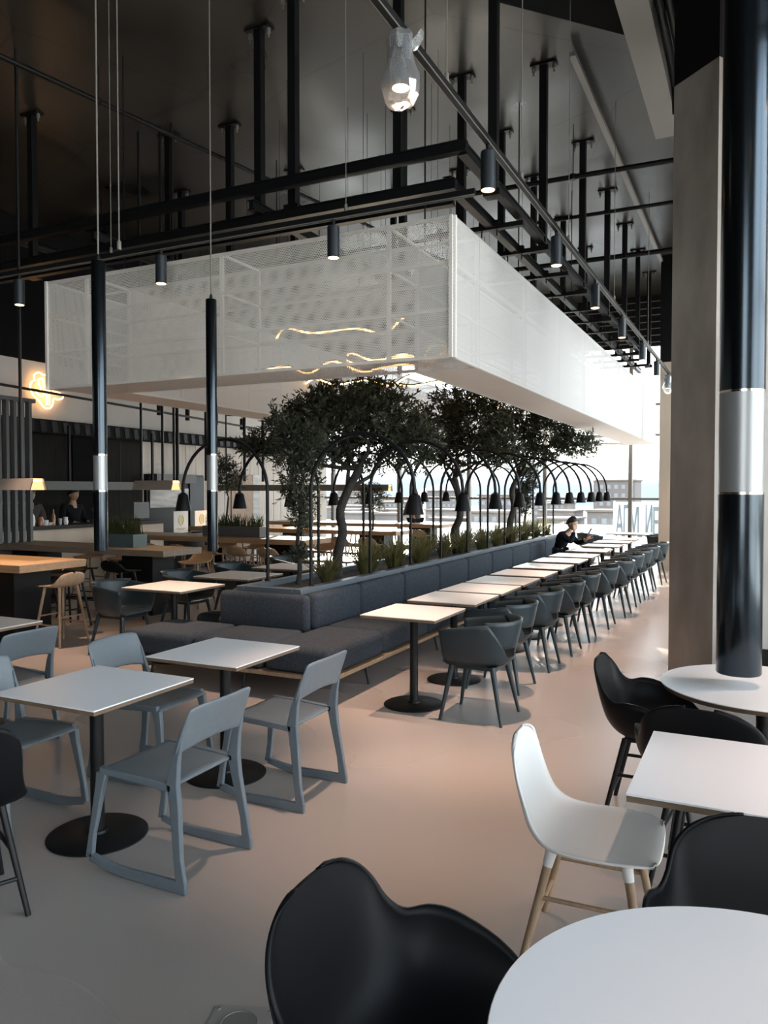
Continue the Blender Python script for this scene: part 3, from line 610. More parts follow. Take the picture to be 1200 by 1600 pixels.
def tub_chair(loc, rz, lab, grp):
    t = thing('tub_armchair', lab, 'armchair', (loc[0], loc[1], 0), rz, grp)
    def path(u, flare=0., zz=0):
        """u in -1..1 round the tub: right arm front, back, left arm front"""
        rx, ry = .235 + flare, .235 + flare; a = abs(u); s = 1 if u > 0 else -1
        if a < .62: th = a / .62 * PI / 2; return (-.02 - rx * math.cos(th), s * ry * math.sin(th))
        v = (a - .62) / .38; return (-.02 + v * .25, s * (ry + .012 * math.sin(v * PI)))
    N = 49; G = []
    for i in range(N):
        u = -1 + 2 * i / (N - 1); a = abs(u)
        top = .50 + .19 * min(1, max(0, (a - .08) / .34)) if a < .42 else .735 - .055 * (a - .42) / .58
        if a < .46: top = .475 + (.735 - .475) * max(0, (a - .17) / .29) ** 1.0
        row = []
        for k in range(9):
            w = k / 8; z = .415 + (top - .415) * w; fl = -.045 * (1 - min(1, (z - .415) / .07)) ** 2 + .05 * (z - .45) / .3
            x, y = path(u, fl); lean = -.05 * (z - .45) * (1 - a); row.append(Vector((x + lean - (.03 * max(0, a - .8) / .2 * (1 - w)), y, z)))
        G.append(row)
    MB().grid(G).build('arm_shell', 'teal', t, solid=.012, off=0)
    G = []
    for i in range(25):
        a = abs(-1 + 2 * i / 24); row = []
        for k in range(7):
            z = .545 + (.748 - .545) * k / 6; u = (-1 + 2 * i / 24) * (.17 + .30 * (z - .475) / .26 + .025); fl = .05 * (z - .45) / .3 - .010
            x, y = path(u, fl); row.append(Vector((x - .05 * (z - .45) * (1 - abs(u)) - .004, y, z)))
        G.append(row)
    MB().grid(G).build('back_panel', 'teal', t, solid=.012, off=0)
    rings = []
    for z, sc in ((.40, .62), (.415, .90), (.43, .985), (.445, .96), (.44, .5), (.438, .05)):
        pts = [path(-1 + 2 * i / 40, -.035) for i in range(41)]; rings.append([Vector((.02 + (x - .02) * sc, y * sc, z)) for x, y in pts])
    MB().loft(rings).build('seat', 'teal', t)
    b = MB()
    for sx_ in (-.15, .16): b.bar((sx_, -.17, .395), (sx_, .17, .395), .045, .03)
    for s in (-.14, .14): b.bar((-.15, s, .393), (.16, s, .393), .04, .026)
    b.build('under_frame', 'teal', t)
    for sx_, sy_ in ((1, 1), (1, -1), (-1, 1), (-1, -1)):
        MB().tube([(sx_ * .16 - (.0 if sx_ > 0 else -.01), sy_ * .17, .41), (sx_ * .235, sy_ * .225, 0)], [.023, .0115], 12).build('leg', 'teal', t)
    return t
g_ = 'dark teal armchairs along the bench tables'
CY = [(-1.88, 5.53, 180), (-2.0, 6.44, 178), (-1.98, 7.32, 181), (-1.94, 8.12, 180), (-1.93, 8.93, 182), (-1.87, 9.86, 180), (-1.82, 10.85, 179), (-1.83, 11.9, 180), (-1.82, 12.75, 180), (-1.82, 13.75, 182), (-1.78, 14.85, 176)]
tu = tub_chair(CY[0][:2], 180, 'dark teal armchair standing at the bench tables, first from the near end of its row', g_)
for j, (x, y, r_) in enumerate(CY[1:]): dup(tu, (x, y, 0), r_, 'dark teal armchair standing at the bench tables, %s from the near end of its row' % ORD[j + 1])
for j, (x, y, r_) in enumerate([(-5.98, 6.05, 2), (-6.05, 7.15, 0), (-6.1, 8.2, 0), (-6.05, 9.4, 0)]):
    dup(tu, (x, y, 0), r_, 'dark teal armchair beyond the planter, %s from the near end of its row' % ORD[j], 'dark teal armchairs beyond the planter')
dup(tu, (-2.0, 17.9, 0), 190, 'dark teal armchair alone near the glass wall in the sunlight', 'dark teal armchairs near the glass'); dup(tu, (-3.4, 17.6, 0), 20, 'dark teal armchair left of the small far table by the glass wall', 'dark teal armchairs near the glass')

# ================================================================== COUNTER TABLES, STOOLS
def counter_table(x0, x1, y0, y1, lab, z=.90, th=.085, top='oaktop'):
    t = thing('counter_table', lab, 'table', ((x0 + x1) / 2, (y0 + y1) / 2, 0)); lx, ly = x1 - x0, y1 - y0
    MB().box((0, 0, z - th / 2), (lx, ly, th)).build('table_top', top, t, bev=.006)
    for s in (-1, 1): MB().box((s * (lx / 2 - .62), 0, (z - th) / 2), (.55, ly * .55, z - th)).build('pedestal', 'steel', t)
    MB().box((0, 0, .12), (lx - 1.6, .06, .05)).build('foot_rail', 'steel', t); return t
counter_table(-10.45, -7.03, 5.66, 6.56, 'orange oak counter table at the left edge with wooden stools')
counter_table(-10.45, -7.02, 7.84, 8.62, 'oak counter table behind the hanging tubes carrying the front grass trough', top='shadeoak')
counter_table(-11.2, -6.5, 10.5, 11.35, 'long oak counter table in the middle of the left side below the white posters')
counter_table(-11.4, -6.3, 13.5, 14.3, 'long oak counter table far behind the trees on the left side')
counter_table(-11.4, -6.6, 16.6, 17.4, 'last oak counter table at the back near the glass wall')
KS = [(.20, .63, .18, .14, .632), (.185, .652, .175, .185, .66), (.06, .65, .06, .20, .665), (-.07, .645, -.06, .20, .67), (-.14, .665, -.12, .19, .70), (-.175, .71, -.15, .175, .74), (-.19, .76, -.17, .14, .775), (-.197, .79, -.185, .07, .79), (-.198, .795, -.195, .02, .795)]
def stool(loc, rz, lab, sm, lm, grp):
    t = thing('bar_stool', lab, 'stool', (loc[0], loc[1], 0), rz, grp)
    shell_mb(KS, 26, 17).build('seat', sm, t, solid=.012, off=-1)
    for sx_, sy_ in ((1, 1), (1, -1), (-1, 1), (-1, -1)): MB().tube([(sx_ * .11, sy_ * .12, .645), (sx_ * .20, sy_ * .20, 0)], [.017, .013], 9).build('leg', lm, t)
    b = MB()
    for f, k in ((.64, 0), (.5, 1)):
        x, y = .11 + .09 * f, .12 + .08 * f; z = .645 * (1 - f)
        if k: b.tube([(x, -y, z), (x, y, z)], .009, 7); b.tube([(-x, -y, z), (-x, y, z)], .009, 7)
        else: b.tube([(-x, y, z), (x, y, z)], .009, 7); b.tube([(-x, -y, z), (x, -y, z)], .009, 7)
    b.build('foot_rest', lm, t); return t
w0 = stool((-6.92, 6.10), 180, 'oak bar stool with a low back at the end of the orange counter table', 'oak', 'oak', 'oak bar stools')
d0 = stool((-7.75, 6.92), -95, 'black bar stool behind the orange counter table, nearest its right end', 'shell', 'black', 'black bar stools')
n = 0
for j, x in enumerate((-7.7, -8.35, -9.0)): dup(w0, (x, 5.38, 0), 90, 'oak bar stool in front of the orange counter table, %s from its right end' % ORD[j])
for j, x in enumerate((-8.5, -9.3)): dup(d0, (x, 6.92, 0), -90, 'black bar stool behind the orange counter table, %s from its right end' % ORD[j + 1])
for j, x in enumerate((-7.45, -8.2, -9.0, -9.8)): dup(d0, (x, 7.52, 0), 90, 'black bar stool before the front grass trough table, %s from its right end' % ORD[j])
for j, x in enumerate((-7.4, -8.1, -8.8, -9.5)): dup(w0, (x, 8.95, 0), -90, 'oak bar stool behind the front grass trough table, %s from its right end' % ORD[j])
for j, x in enumerate((-6.9, -7.5, -8.1, -8.7, -9.3, -9.9)): dup(w0, (x, 10.2, 0), 90, 'oak bar stool before the middle counter table, %s from its right end' % ORD[j])
for j, x in enumerate((-6.9, -7.6, -8.3, -9.0)): dup(w0, (x, 11.7, 0), -90, 'oak bar stool behind the middle counter table, %s from its right end' % ORD[j])
for j, x in enumerate((-6.7, -7.3, -7.9, -8.5, -9.2, -9.9)): dup(w0, (x, 13.2, 0), 90, 'oak bar stool before the far counter table behind the trees, %s from its right end' % ORD[j])
for j, x in enumerate((-7.0, -7.8, -8.6)): dup(w0, (x, 16.3, 0), 90, 'oak bar stool before the last counter table near the glass, %s from its right end' % ORD[j])

# ================================================================== ARCH LAMPS
def arch_lamp(lab, grp):
    """pole at the origin (on the planter rim), arching towards +x"""
    t = thing('arch_lamp', lab, 'lamp', (0, 0, 0), 0, grp); sp_ = 1.08; r = sp_ / 2; h0 = .92
    pts = [(0, 0, 0), (0, 0, h0 * .5), (0, 0, h0)] + [(r - r * math.cos(a), 0, h0 + r * .98 * math.sin(a)) for a in np.linspace(.12, PI - .02, 18)] + [(sp_, 0, h0 - .04)]
    MB().tube(pts, .0175, 10).build('arm', 'steel', t); MB().lathe([(.032, 0), (.032, .012), (.016, .02)], 14).build('foot', 'steel', t)
    b = MB().lathe([(.045, .0), (.052, -.01), (.085, -.175), (.08, -.175), (.047, -.012)], 24, (sp_, 0, h0 - .04), cap=False); b.lathe([(.014, .02), (.046, .002), (.0, 0)], 16, (sp_, 0, h0 - .04), False)
    b.build('shade', 'shell', t); return t
RY = [6.35, 7.6, 8.7, 9.7, 10.75, 11.7, 12.6, 13.5, 14.4, 15.2, 16.0]
a0 = arch_lamp('black arch lamp bending over the bench tables, first from the near end', 'arch lamps over the bench tables'); a0.location = (-3.86, RY[0], PZ)
for j, y in enumerate(RY[1:]): dup(a0, (-3.86, y, PZ), 0, 'black arch lamp bending over the bench tables, %s from the near end' % ORD[j + 1])
for j, y in enumerate([6.5, 7.5, 8.6, 9.75, 10.9, 12.0, 13.1, 14.2, 15.3]): dup(a0, (-4.46, y, PZ), 180, 'black arch lamp bending over the far side of the planter, %s from the front' % ORD[j], 'arch lamps over the far side of the planter')

# ================================================================== TREES AND PLANTS
def leaves(mb, P, D, ln, wd):
    """one bent leaf per point: P (n,3) base, D (n,3) direction"""
    n = len(P); D = D / np.linalg.norm(D, axis=1, keepdims=True); q = rng.normal(size=(n, 3)); S = np.cross(D, q); S /= np.linalg.norm(S, axis=1, keepdims=True); U = np.cross(S, D)
    L = ln * rng.uniform(.7, 1.25, (n, 1)); Wd = wd * rng.uniform(.8, 1.2, (n, 1)) / 2
    m = P + D * L * .5 + U * L * .06; V = np.stack([P, m + S * Wd, P + D * L - U * L * .05, m - S * Wd], 1).reshape(-1, 3); k = len(mb.v)
    mb.v += [tuple(v) for v in V]; mb.f += [(k + 4 * i, k + 4 * i + 1, k + 4 * i + 2, k + 4 * i + 3) for i in range(n)]
def branch(a, c, wob, n=6):
    a, c = np.array(a, float), np.array(c, float); P = [a + (c - a) * k / (n - 1) + (rng.normal(size=3) * wob * math.sin(PI * k / (n - 1))) for k in range(n)]; return [tuple(p) for p in P]
def tree(loc, trunk, blobs, ntw, lab, leaf=(.074, .021), nl=16, rad=(.058, .045), grp=None, cat='tree', name='olive_tree'):
    """trunk: list of points; blobs: (centre, radii, weight)"""
    t = thing(name, lab, cat, loc, 0, grp); tr = crm(trunk, 14); rr_ = list(np.linspace(rad[0], rad[1], 14)); rr_[0] *= 1.25
    MB().tube([tuple(p) for p in tr], rr_, 12).build('trunk', 'bark', t)
    bb = MB(); fo = MB(); top = tr[-1]; wsum = sum(b[2] for b in blobs)
    for c, r_, w in blobs:
        c = np.array(c, float); r_ = np.array(r_, float)
        bb.tube(branch(tr[-1 if rng.random() < .7 else -4], c, .05, 7), list(np.linspace(rad[1] * .62, rad[1] * .2, 7)), 7)
        for _ in range(3):
            d = rng.normal(size=3); d /= np.linalg.norm(d); bb.tube(branch(c, c + d * r_ * .8, .04, 5), list(np.linspace(rad[1] * .25, .004, 5)), 5)
        for _ in range(int(ntw * w / wsum)):
            d = rng.normal(size=3); d /= np.linalg.norm(d); p = c + d * r_ * rng.uniform(.25, 1.0) ** .6
            g = d * .6 + rng.normal(size=3) * .55 + np.array([0, 0, .25]); g /= np.linalg.norm(g); L = rng.uniform(.12, .26) * min(1, r_.mean() / .35 + .3); p = p - g * L * .5
            tt = np.linspace(.05, 1, nl)[:, None]; base = p + g * tt * L + np.array([0, 0, -.25]) * (tt ** 2) * L * .4
            dd = g + rng.normal(size=(nl, 3)) * .75; leaves(fo, base, dd, *leaf)
            if rng.random() < .35: bb.tube([tuple(p), tuple(p + g * L * .95)], [.004, .0015], 4)
    bb.build('branches', 'bark', t); fo.build('foliage', 'leaf', t, ang=180); return t
tree((-4.22, 7.5, PZ - .04), [(0, 0, 0), (.0, .02, .25), (.04, .06, .5), (-.02, .1, .72), (.06, .16, .98), (.16, .22, 1.2)],
     [((-.35, .35, 1.72), (.50, .5, .42), 3), ((.30, .40, 1.82), (.46, .5, .40), 3), ((.66, .55, 1.50), (.34, .4, .30), 1.6), ((-.72, .2, 1.62), (.36, .4, .42), 1.8), ((-.05, .3, 2.0), (.55, .45, .24), 1.8), ((-1.12, .1, 1.50), (.28, .22, .14), .7), ((.1, .5, 1.40), (.4, .35, .22), 1.0)],
     1150, 'large olive tree with a bent trunk nearest the front end of the planter')
tree((-4.25, 6.74, PZ - .04), [(0, 0, 0), (.02, .0, .2), (-.02, .02, .45), (.03, .0, .7), (.0, .02, .9)],
     [((.02, 0, .72), (.10, .12, .20), .5), ((-.02, .05, 1.05), (.20, .2, .30), 1.6), ((.10, .1, 1.38), (.19, .2, .28), 1.4), ((-.14, .05, 1.5), (.16, .18, .26), 1.2), ((0, 0, .32), (.09, .09, .08), .35)],
     330, 'slender young olive tree standing at the near end of the planter before the big tree', (.058, .015), 14, (.026, .018))
tree((-4.18, 11.2, PZ - .04), [(0, 0, 0), (-.06, 0, .3), (.02, .05, .55), (.0, .05, .85), (-.1, .1, 1.15)],
     [((-.45, .1, 1.85), (.50, .5, .48), 2.4), ((.25, .2, 2.0), (.55, .5, .5), 3), ((.05, 0, 2.35), (.5, .5, .28), 1.5), ((.6, .1, 1.6), (.35, .4, .3), 1.3), ((-.1, .2, 1.5), (.4, .4, .2), .8)],
     950, 'second large olive tree halfway along the planter', rad=(.066, .046))
tree((-4.1, 13.7, PZ - .04), [(0, 0, 0), (.0, 0, .35), (.06, .05, .65), (.02, .05, .95), (.12, .1, 1.2)],
     [((-.1, .1, 1.95), (.55, .6, .55), 2.6), ((.65, .1, 1.95), (.55, .55, .42), 2.4), ((1.15, .1, 1.78), (.42, .4, .24), 1.2), ((.3, 0, 2.3), (.5, .5, .26), 1.2), ((.4, .1, 1.55), (.4, .4, .22), .8)],
     850, 'third large olive tree toward the far end of the planter', rad=(.066, .046))
tree((-4.3, 15.4, PZ - .04), [(0, 0, 0), (.0, 0, .3), (.03, .02, .6)], [((0, 0, .8), (.18, .2, .35), 1), ((.05, 0, 1.25), (.22, .22, .35), 1)], 170, 'narrow bushy olive at the far end of the planter', rad=(.03, .02))
tree((-7.0, 13.9, .90), [(0, 0, 0), (.01, 0, .2), (.0, 0, .42)], [((0, 0, .66), (.30, .3, .26), 1)], 190, 'round clipped olive ball on a thin stem standing on the far counter table', (.05, .016), 14, (.022, .018))
tree((-8.35, 10.9, 1.08), [(0, 0, 0), (.03, 0, .25), (.06, 0, .5)], [((.05, 0, .86), (.30, .28, .26), 1), ((-.1, 0, 1.1), (.2, .2, .16), .4)], 210, 'small olive tree growing from the trough on the middle counter table', (.05, .015), 14, (.018, .014))
def tuft(loc, h, n, lab, grp, m='grass', spread=1.25, w=.021):
    t = thing('spiky_plant', lab, 'plant', loc, random.uniform(0, 360), grp); b = MB()
    for _ in range(n):
        a = random.uniform(0, 2 * PI); lean = random.uniform(.05, spread); L = h * random.uniform(.6, 1.1); d = Vector((math.cos(a), math.sin(a), 0)); s_ = Vector((-d.y, d.x, 0)); p0 = d * random.uniform(0, .05); v = []
        for k in range(4):
            u = k / 3; p = p0 + d * (lean * L * u ** 1.5) + Vector((0, 0, L * u * (1 - .15 * lean * u))); ww = w * (1 - u) ** .7 / 2 + .0006; v += [p - s_ * ww, p + s_ * ww]
        b.add(v, [(2 * k, 2 * k + 1, 2 * k + 3, 2 * k + 2) for k in range(3)])
    b.build('blades', m, t); MB().lathe([(.03, 0), (.022, .04), (.0, .05)], 8).build('crown_base', 'bark', t); return t
ty = [6.90] + [7.9 + .335 * k for k in range(25)]
for j, y in enumerate(ty):
    x = -4.0 - .22 * ((j * 7) % 5) / 5
    tuft((x, y, PZ - .045), .42 if j else .36, 95, 'spiky green plant in the planter gravel' + (' at its near end beside the young olive' if j == 0 else ', part of the line of tufts under the trees'), 'tufts under the trees' if j else None)
def trough(x0, x1, y, z, lab, m, n, h):
    t = thing('plant_trough', lab, 'planter', ((x0 + x1) / 2, y, z)); l_ = x1 - x0
    b = MB()
    for s in (-1, 1): b.box((0, s * .13, .09), (l_, .012, .18)); b.box((s * (l_ / 2 - .006), 0, .09), (.012, .25, .18))
    b.build('box', m, t, bev=.003); MB().box((0, 0, .15), (l_ - .02, .25, .02)).build('soil', 'soil', t); b = MB()
    for _ in range(n):
        p = Vector((random.uniform(-l_ / 2 + .03, l_ / 2 - .03), random.uniform(-.1, .1), .16)); L = h * random.uniform(.5, 1.1); q = p + Vector((random.uniform(-.09, .09), random.uniform(-.06, .06), L)); s_ = Vector((.007, 0, 0)); md = (p + q) / 2 - Vector(((q.x - p.x) * .2, 0, 0))
        b.add([p - s_, p + s_, md - s_ * .8, md + s_ * .8, q], [(0, 1, 3, 2), (2, 3, 4)])
    tag(b.build('grass_blades', 'greengrass', t), kind='stuff'); return t
trough(-8.52, -7.80, 8.25, .90, 'teal metal trough with tall green grass on the counter table behind the hanging tubes', 'teralu', 300, .30)
trough(-8.75, -7.55, 10.9, .90, 'dull metal trough with green grass and an olive on the middle counter table', 'greymet', 260, .24)
one('small_white_bell', MB().lathe([(.035, 0), (.032, .015), (.012, .08), (.006, .10), (0, .102)], 16, (-8.28, 8.03, .901)), 'pic', 'tiny white cone shaped ornament standing before the grass trough', 'ornament')
b_ = bpy.data.objects['small_white_bell']; b_.name = 'cone_ornament'
t = thing('olive_pot', 'grey pot with a bushy plant standing on the far counter table behind the trees', 'plant', (-8.6, 14.0, .9))
MB().lathe([(.11, 0), (.15, .24), (.14, .24), (.13, .2), (0, .2)], 20).build('pot', 'teralu', t); b = MB(); P = rng.normal(size=(500, 3)) * np.array([.12, .12, .10]) + np.array([0, 0, .42]); leaves(b, P, rng.normal(size=(500, 3)), .07, .02); b.build('foliage', 'leaf', t, ang=180); t.name = 'potted_plant'

# ================================================================== HANGING TUBES AND LINEAR LAMPS
def tube_lamp(x, y, r, z0, zb0, zb1, z1, lab, ceil=True):
    t = thing('tube_lamp', lab, 'lamp', (x, y, z0)); n_ = 40
    MB().lathe([(0, 0), (r * .97, 0), (r, .006), (r, zb0 - z0 - .012)], n_, cap=False).build('lower_tube', 'tubeblack', t)
    MB().lathe([(r * .985, zb0 - z0), (r * .985, zb1 - z0)], n_, cap=False).build('band', 'tubeband', t)
    b = MB()
    for z in (zb0 - .012, zb1): b.lathe([(r * .97, z - z0), (r * 1.0, z - z0), (r * 1.0, z - z0 + .012), (r * .97, z - z0 + .012)], n_)
    b.build('ring', 'ring', t)
    MB().lathe([(r, zb1 - z0 + .012), (r, z1 - z0 - .004), (r * .96, z1 - z0), (0, z1 - z0)], n_, cap=False).build('upper_tube', 'tubeblack', t)
    if z1 < 6.5: MB().tube([(0, 0, z1 - z0), (0, 0, 6.6 - z0)], .006, 6).build('wire', 'conduit', t); MB().lathe([(.014, z1 - z0), (.014, z1 - z0 + .03), (.006, z1 - z0 + .05)], 10).build('end_cap', 'black', t)
    return t
tube_lamp(-.085, 4.17, .104, .80, 1.69, 2.17, 6.55, 'huge dark vertical tube lamp hanging down to the rear round table')
tube_lamp(-4.09, 3.95, .047, 1.28, 1.70, 1.935, 3.26, 'slim dark tube lamp hanging at the left, the lower and nearer of the two')
tube_lamp(-4.28, 5.40, .047, 1.17, 1.70, 2.0, 3.34, 'slim dark tube lamp hanging in front of the canopy beside the olive trees')
def linear_lamp(x0, x1, y, z, lab, rods):
    t = thing('linear_lamp', lab, 'lamp', ((x0 + x1) / 2, y, z)); l_ = x1 - x0; sec = [(-.12, 0), (-.075, .13), (.075, .13), (.12, 0), (.105, 0), (.065, .118), (-.065, .118), (-.105, 0)]
    MB().loft([[Vector((x, a, c)) for a, c in sec] for x in (-l_ / 2, l_ / 2)], False).build('hood', 'hood', t)
    MB().box((0, 0, .105), (l_ - .02, .10, .012)).build('light_strip', 'warmglow', t)
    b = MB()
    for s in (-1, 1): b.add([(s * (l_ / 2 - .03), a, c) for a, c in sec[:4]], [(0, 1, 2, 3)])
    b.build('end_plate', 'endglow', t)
    for q in rods: MB().tube([(q, 0, .13), (q, 0, 6.6 - z)], .018, 8).build('rod', 'steel', t)
    return t
linear_lamp(-10.5, -7.25, 6.1, 1.70, 'long wooden hood lamp over the orange counter table at the left edge', (-.9, 1.35))
linear_lamp(-7.78, -7.10, 8.2, 1.70, 'short wooden hood lamp over the counter table with the front grass trough', (-.28, .1, .3))
linear_lamp(-10.95, -6.66, 14.0, 1.68, 'very long wooden hood lamp over the far counter table behind the trees', (-1.9, -.2, 1.45))

# ================================================================== LEFT WALL: BAR, SCREEN, SIGNS
t = thing('neon_sign', 'glowing orange neon outline of a flower on the pale wall band beside the canopy', 'sign', (XL + .03, 9.84, 3.19))
def N(px, py): return Vector((.06, (px - 40) * .0143, (640 - py) * .0118))
outer = [(93, 614), (84, 611), (77, 610), (76, 600), (77, 590), (71, 584), (63, 587), (55, 584), (48, 589), (48, 597), (43, 602), (42, 609), (45, 619), (53, 626), (58, 632), (64, 638), (72, 637), (76, 631), (78, 622), (85, 622), (92, 619), (93, 614)]
inner = [(57, 612), (50, 612), (53, 617), (59, 620), (62, 616), (62, 600), (60, 593), (55, 595), (55, 602), (58, 607), (57, 612)]
for nm, P in (('outer_loop', outer), ('inner_loop', inner)): MB().tube([tuple(p) for p in crm([N(*q) for q in P], 90)], .015, 8).build(nm, 'neon', t)
for x in (67, 71): MB().tube([N(x, 590), N(x, 633)], .015, 8).build('stem', 'neon', t)
MB().tube([N(84 + 5 * math.cos(a), 598 + 5.5 * math.sin(a)) for a in np.linspace(0, 2 * PI, 15)[:-1]], .012, 8, loop=True).build('small_ring', 'neon', t)
b = MB()
for q in ((48, 600), (70, 585), (72, 630)): p = N(*q); b.tube([p, p - Vector((.06, 0, 0))], .008, 6)
b.build('brackets', 'steel', t)
# thin dark rail under the pale band
rail((-11.3, 5.2, 3.55), (-11.3, 20.3, 3.1), 'thin dark rail crossing in front of the neon sign on the left', .03, .03)
# slat screen
t = thing('slat_screen', 'tall screen of dark grey vertical slats standing at the left picture edge', 'screen', (-10.2, 7.3, 0))
for k in range(17): MB().box((0, -1.05 + k * .135, 1.95), (.09, .05, 2.30)).build('slat', 'greymet', t)
MB().box((0, .03, 3.08), (.1, 2.35, .06)).build('top_rail', 'greymet', t); MB().box((0, .03, .42), (.1, 2.35, .84)).build('plinth', 'greymet', t); MB().box((-.06, .03, 1.5), (.02, 2.3, .04)).build('middle_rail', 'greymet', t)
# bar
t = thing('bar_counter', 'bar counter with a pale timber front and black top before the dark kitchen wall', 'counter', (-10.95, 9.85, 0))
MB().box((.24, 0, .52), (.04, 4.2, 1.04)).build('front', 'pillar', t); MB().box((-.05, 0, .52), (.5, 4.16, 1.0)).build('body', 'black', t); MB().box((0, 0, 1.07), (.66, 4.3, .06)).build('top', 'black', t)
t = thing('bar_gantry', 'dark grey overhead shelf beam above the bar counter', 'shelf', (-11.0, 10.0, 1.70)); MB().box((0, 0, .075), (.35, 4.4, .15)).build('shelf', 'greymet', t)
for y in (-2.1, 0, 2.1): MB().box((-.1, y, .65), (.04, .04, 1.0)).build('post', 'steel', t)
BP = [('siphon_bottle', 'white rounded siphon bottle standing at the left end of the bar top', 8.98, 'pic', [(.05, 0), (.06, .08), (.05, .16), (.02, .22), (.025, .28), (0, .29)]),
      ('glass_jar', 'jar with a patterned white and brown body beside the siphon bottle', 9.16, 'amber', [(.05, 0), (.055, .1), (.04, .13), (.04, .15), (0, .15)]),
      ('white_cup', 'white cup stacked on the bar beside the patterned jar', 9.26, 'pic', [(.03, 0), (.05, .09), (.045, .09), (.028, .01), (0, .01)]),
      ('tall_bottle', 'tall amber bottle on the bar just right of the cups', 9.42, 'amber', [(.035, 0), (.035, .15), (.012, .21), (.012, .27), (0, .27)]),
      ('bowl', 'shallow white bowl on the bar top in the middle', 9.34, 'pic', [(.03, 0), (.07, .05), (.065, .05), (.025, .01), (0, .01)]),
      ('tumbler', 'clear grey tumbler on the bar right of the amber bottle', 9.56, 'tubeband', [(.03, 0), (.036, .11), (.032, .11), (.026, .01), (0, .01)]),
      ('milk_jug', 'small pale jug on the bar nearest the bartender', 9.68, 'pic', [(.035, 0), (.045, .05), (.032, .1), (.04, .13), (.034, .13), (0, .02)]),
      ('coffee_grinder', 'small steel grinder on the bar behind the left hanging tube', 10.35, 'steelpanel', [(.06, 0), (.06, .06), (.035, .08), (.035, .16), (.06, .26), (.055, .28), (0, .28)])]
for nm, lab, y, m, prof in BP: one(nm, MB().lathe(prof, 16, (-10.85, y, 1.10)), m, lab, nm.split('_')[-1], 'things on the bar top')
t = thing('menu_screen', 'dim grey screen on the bar behind the left hanging tube', 'screen', (-11.05, 11.72, 1.10)); MB().box((0, 0, .20), (.03, .42, .32)).build('panel', 'screen', t); MB().box((0, 0, .02), (.12, .2, .04)).build('stand', 'steel', t)
b = MB()
for k in range(5): b.box((.017, 0, .10 + .05 * k), (.002, .30, .014))
b.build('printed_lines', 'greymet', t)
for nm, y0, y1, z0, z1, m, lab in (('kitchen_door', 10.85, 11.35, .0, 2.75, 'blackwall', 'black kitchen door panel on the dark left wall behind the bar'), ('wall_panel', 11.45, 12.72, .0, 2.80, 'darkwood', 'dark brown wall panel between the bar and the pale boards')):
    t = thing(nm, lab, 'door' if 'door' in nm else 'panel', (XL + .032, (y0 + y1) / 2, z0)); MB().box((0, 0, (z1 - z0) / 2), (.04, y1 - y0, z1 - z0)).build('leaf', m, t)
    if 'door' in nm: MB().box((0, (y1 - y0) / 2 + .02, (z1 - z0) / 2), (.06, .035, z1 - z0)).build('jamb', 'oak', t); MB().tube([(.04, -.18, 1.0), (.06, -.18, 1.0), (.06, -.08, 1.0)], .01, 8).build('handle', 'conduit', t)
    else: MB().box((.022, .0, 1.4), (.006, .012, 2.7)).build('joint_strip', 'black', t)
t = thing('serving_hatch', 'steel lined serving hatch with a dark hood in the pale boarded left wall', 'hatch', (XL + .05, 13.75, 0))
MB().box((0, 0, 1.02), (.08, 1.9, 2.05)).build('recess', 'black', t); MB().box((.05, -.25, 1.52), (.04, 1.25, .42)).build('back_panel', 'steelpanel', t); MB().box((.14, -.25, 1.95), (.3, 1.3, .2)).build('hood', 'greymet', t); MB().box((.05, .68, 1.35), (.05, .5, 1.3)).build('side_panel', 'steelblue', t)
t = thing('service_counter', 'dark service counter below the serving hatch', 'counter', (XL + .45, 13.7, 0)); MB().box((0, 0, .36), (.5, 2.2, .72)).build('body', 'steel', t); MB().box((0, 0, .735), (.56, 2.24, .03)).build('top', 'steelpanel', t)
for nm, y, lab in (('a', 13.13, 'white poster with a pale yellow oval emblem left of the dark gap below the hatch'), ('b', 13.82, 'white poster with a pale yellow oval emblem right of the dark gap below the hatch')):
    t = thing('poster', lab, 'poster', (XL + .74, y, .76), 0, 'white posters below the hatch'); MB().box((0, 0, .24), (.012, .46, .48)).build('sheet', 'paper', t)
    b = MB(); ring = [Vector((.008, .075 * math.cos(a), .29 + .105 * math.sin(a))) for a in np.linspace(0, 2 * PI, 25)[:-1]]; b.tube(ring, .010, 6, loop=True); b.add([Vector((.0075, .05 * math.cos(a), .29 + .08 * math.sin(a))) for a in np.linspace(0, 2 * PI, 17)[:-1]], [tuple(range(16))]); b.build('emblem', 'yellow', t)
    b = MB()
    for k in range(2): b.box((.007, 0, .11 - .03 * k), (.002, .28 - .08 * k, .008))
    b.build('printed_lines', 'greymet', t); MB().box((-.03, 0, .0), (.1, .5, .02)).build('foot', 'steel', t)
for j, (y, z) in enumerate(((11.0, 3.42), (12.7, 3.40), (13.6, 3.36), (14.6, 3.34), (15.6, 3.3))):
    t = thing('wall_spotlight', 'small black cylinder lamp hanging before the pale left wall band, %s from the left' % ORD[j], 'spotlight', (XL + .55, y, z - .12), 0, 'small black lamps on the left wall')
    MB().lathe([(.045, 0), (.05, .005), (.05, .26), (0, .27)], 16).build('body', 'black', t); MB().tube([(0, 0, .26), (0, 0, .34), (-.5, 0, .36)], .012, 8).build('arm', 'black', t)
for j, y in enumerate((12.62, 13.55, 14.95, 15.7, 17.2)):
    one('ceiling_rod', MB().tube([(-10.9, y, 1.9), (-10.9, y, 6.6)], .035, 8), 'steel', 'thin dark rod hanging before the pale boards on the left, %s from the left' % ORD[j], 'rod', 'dark rods before the boards')
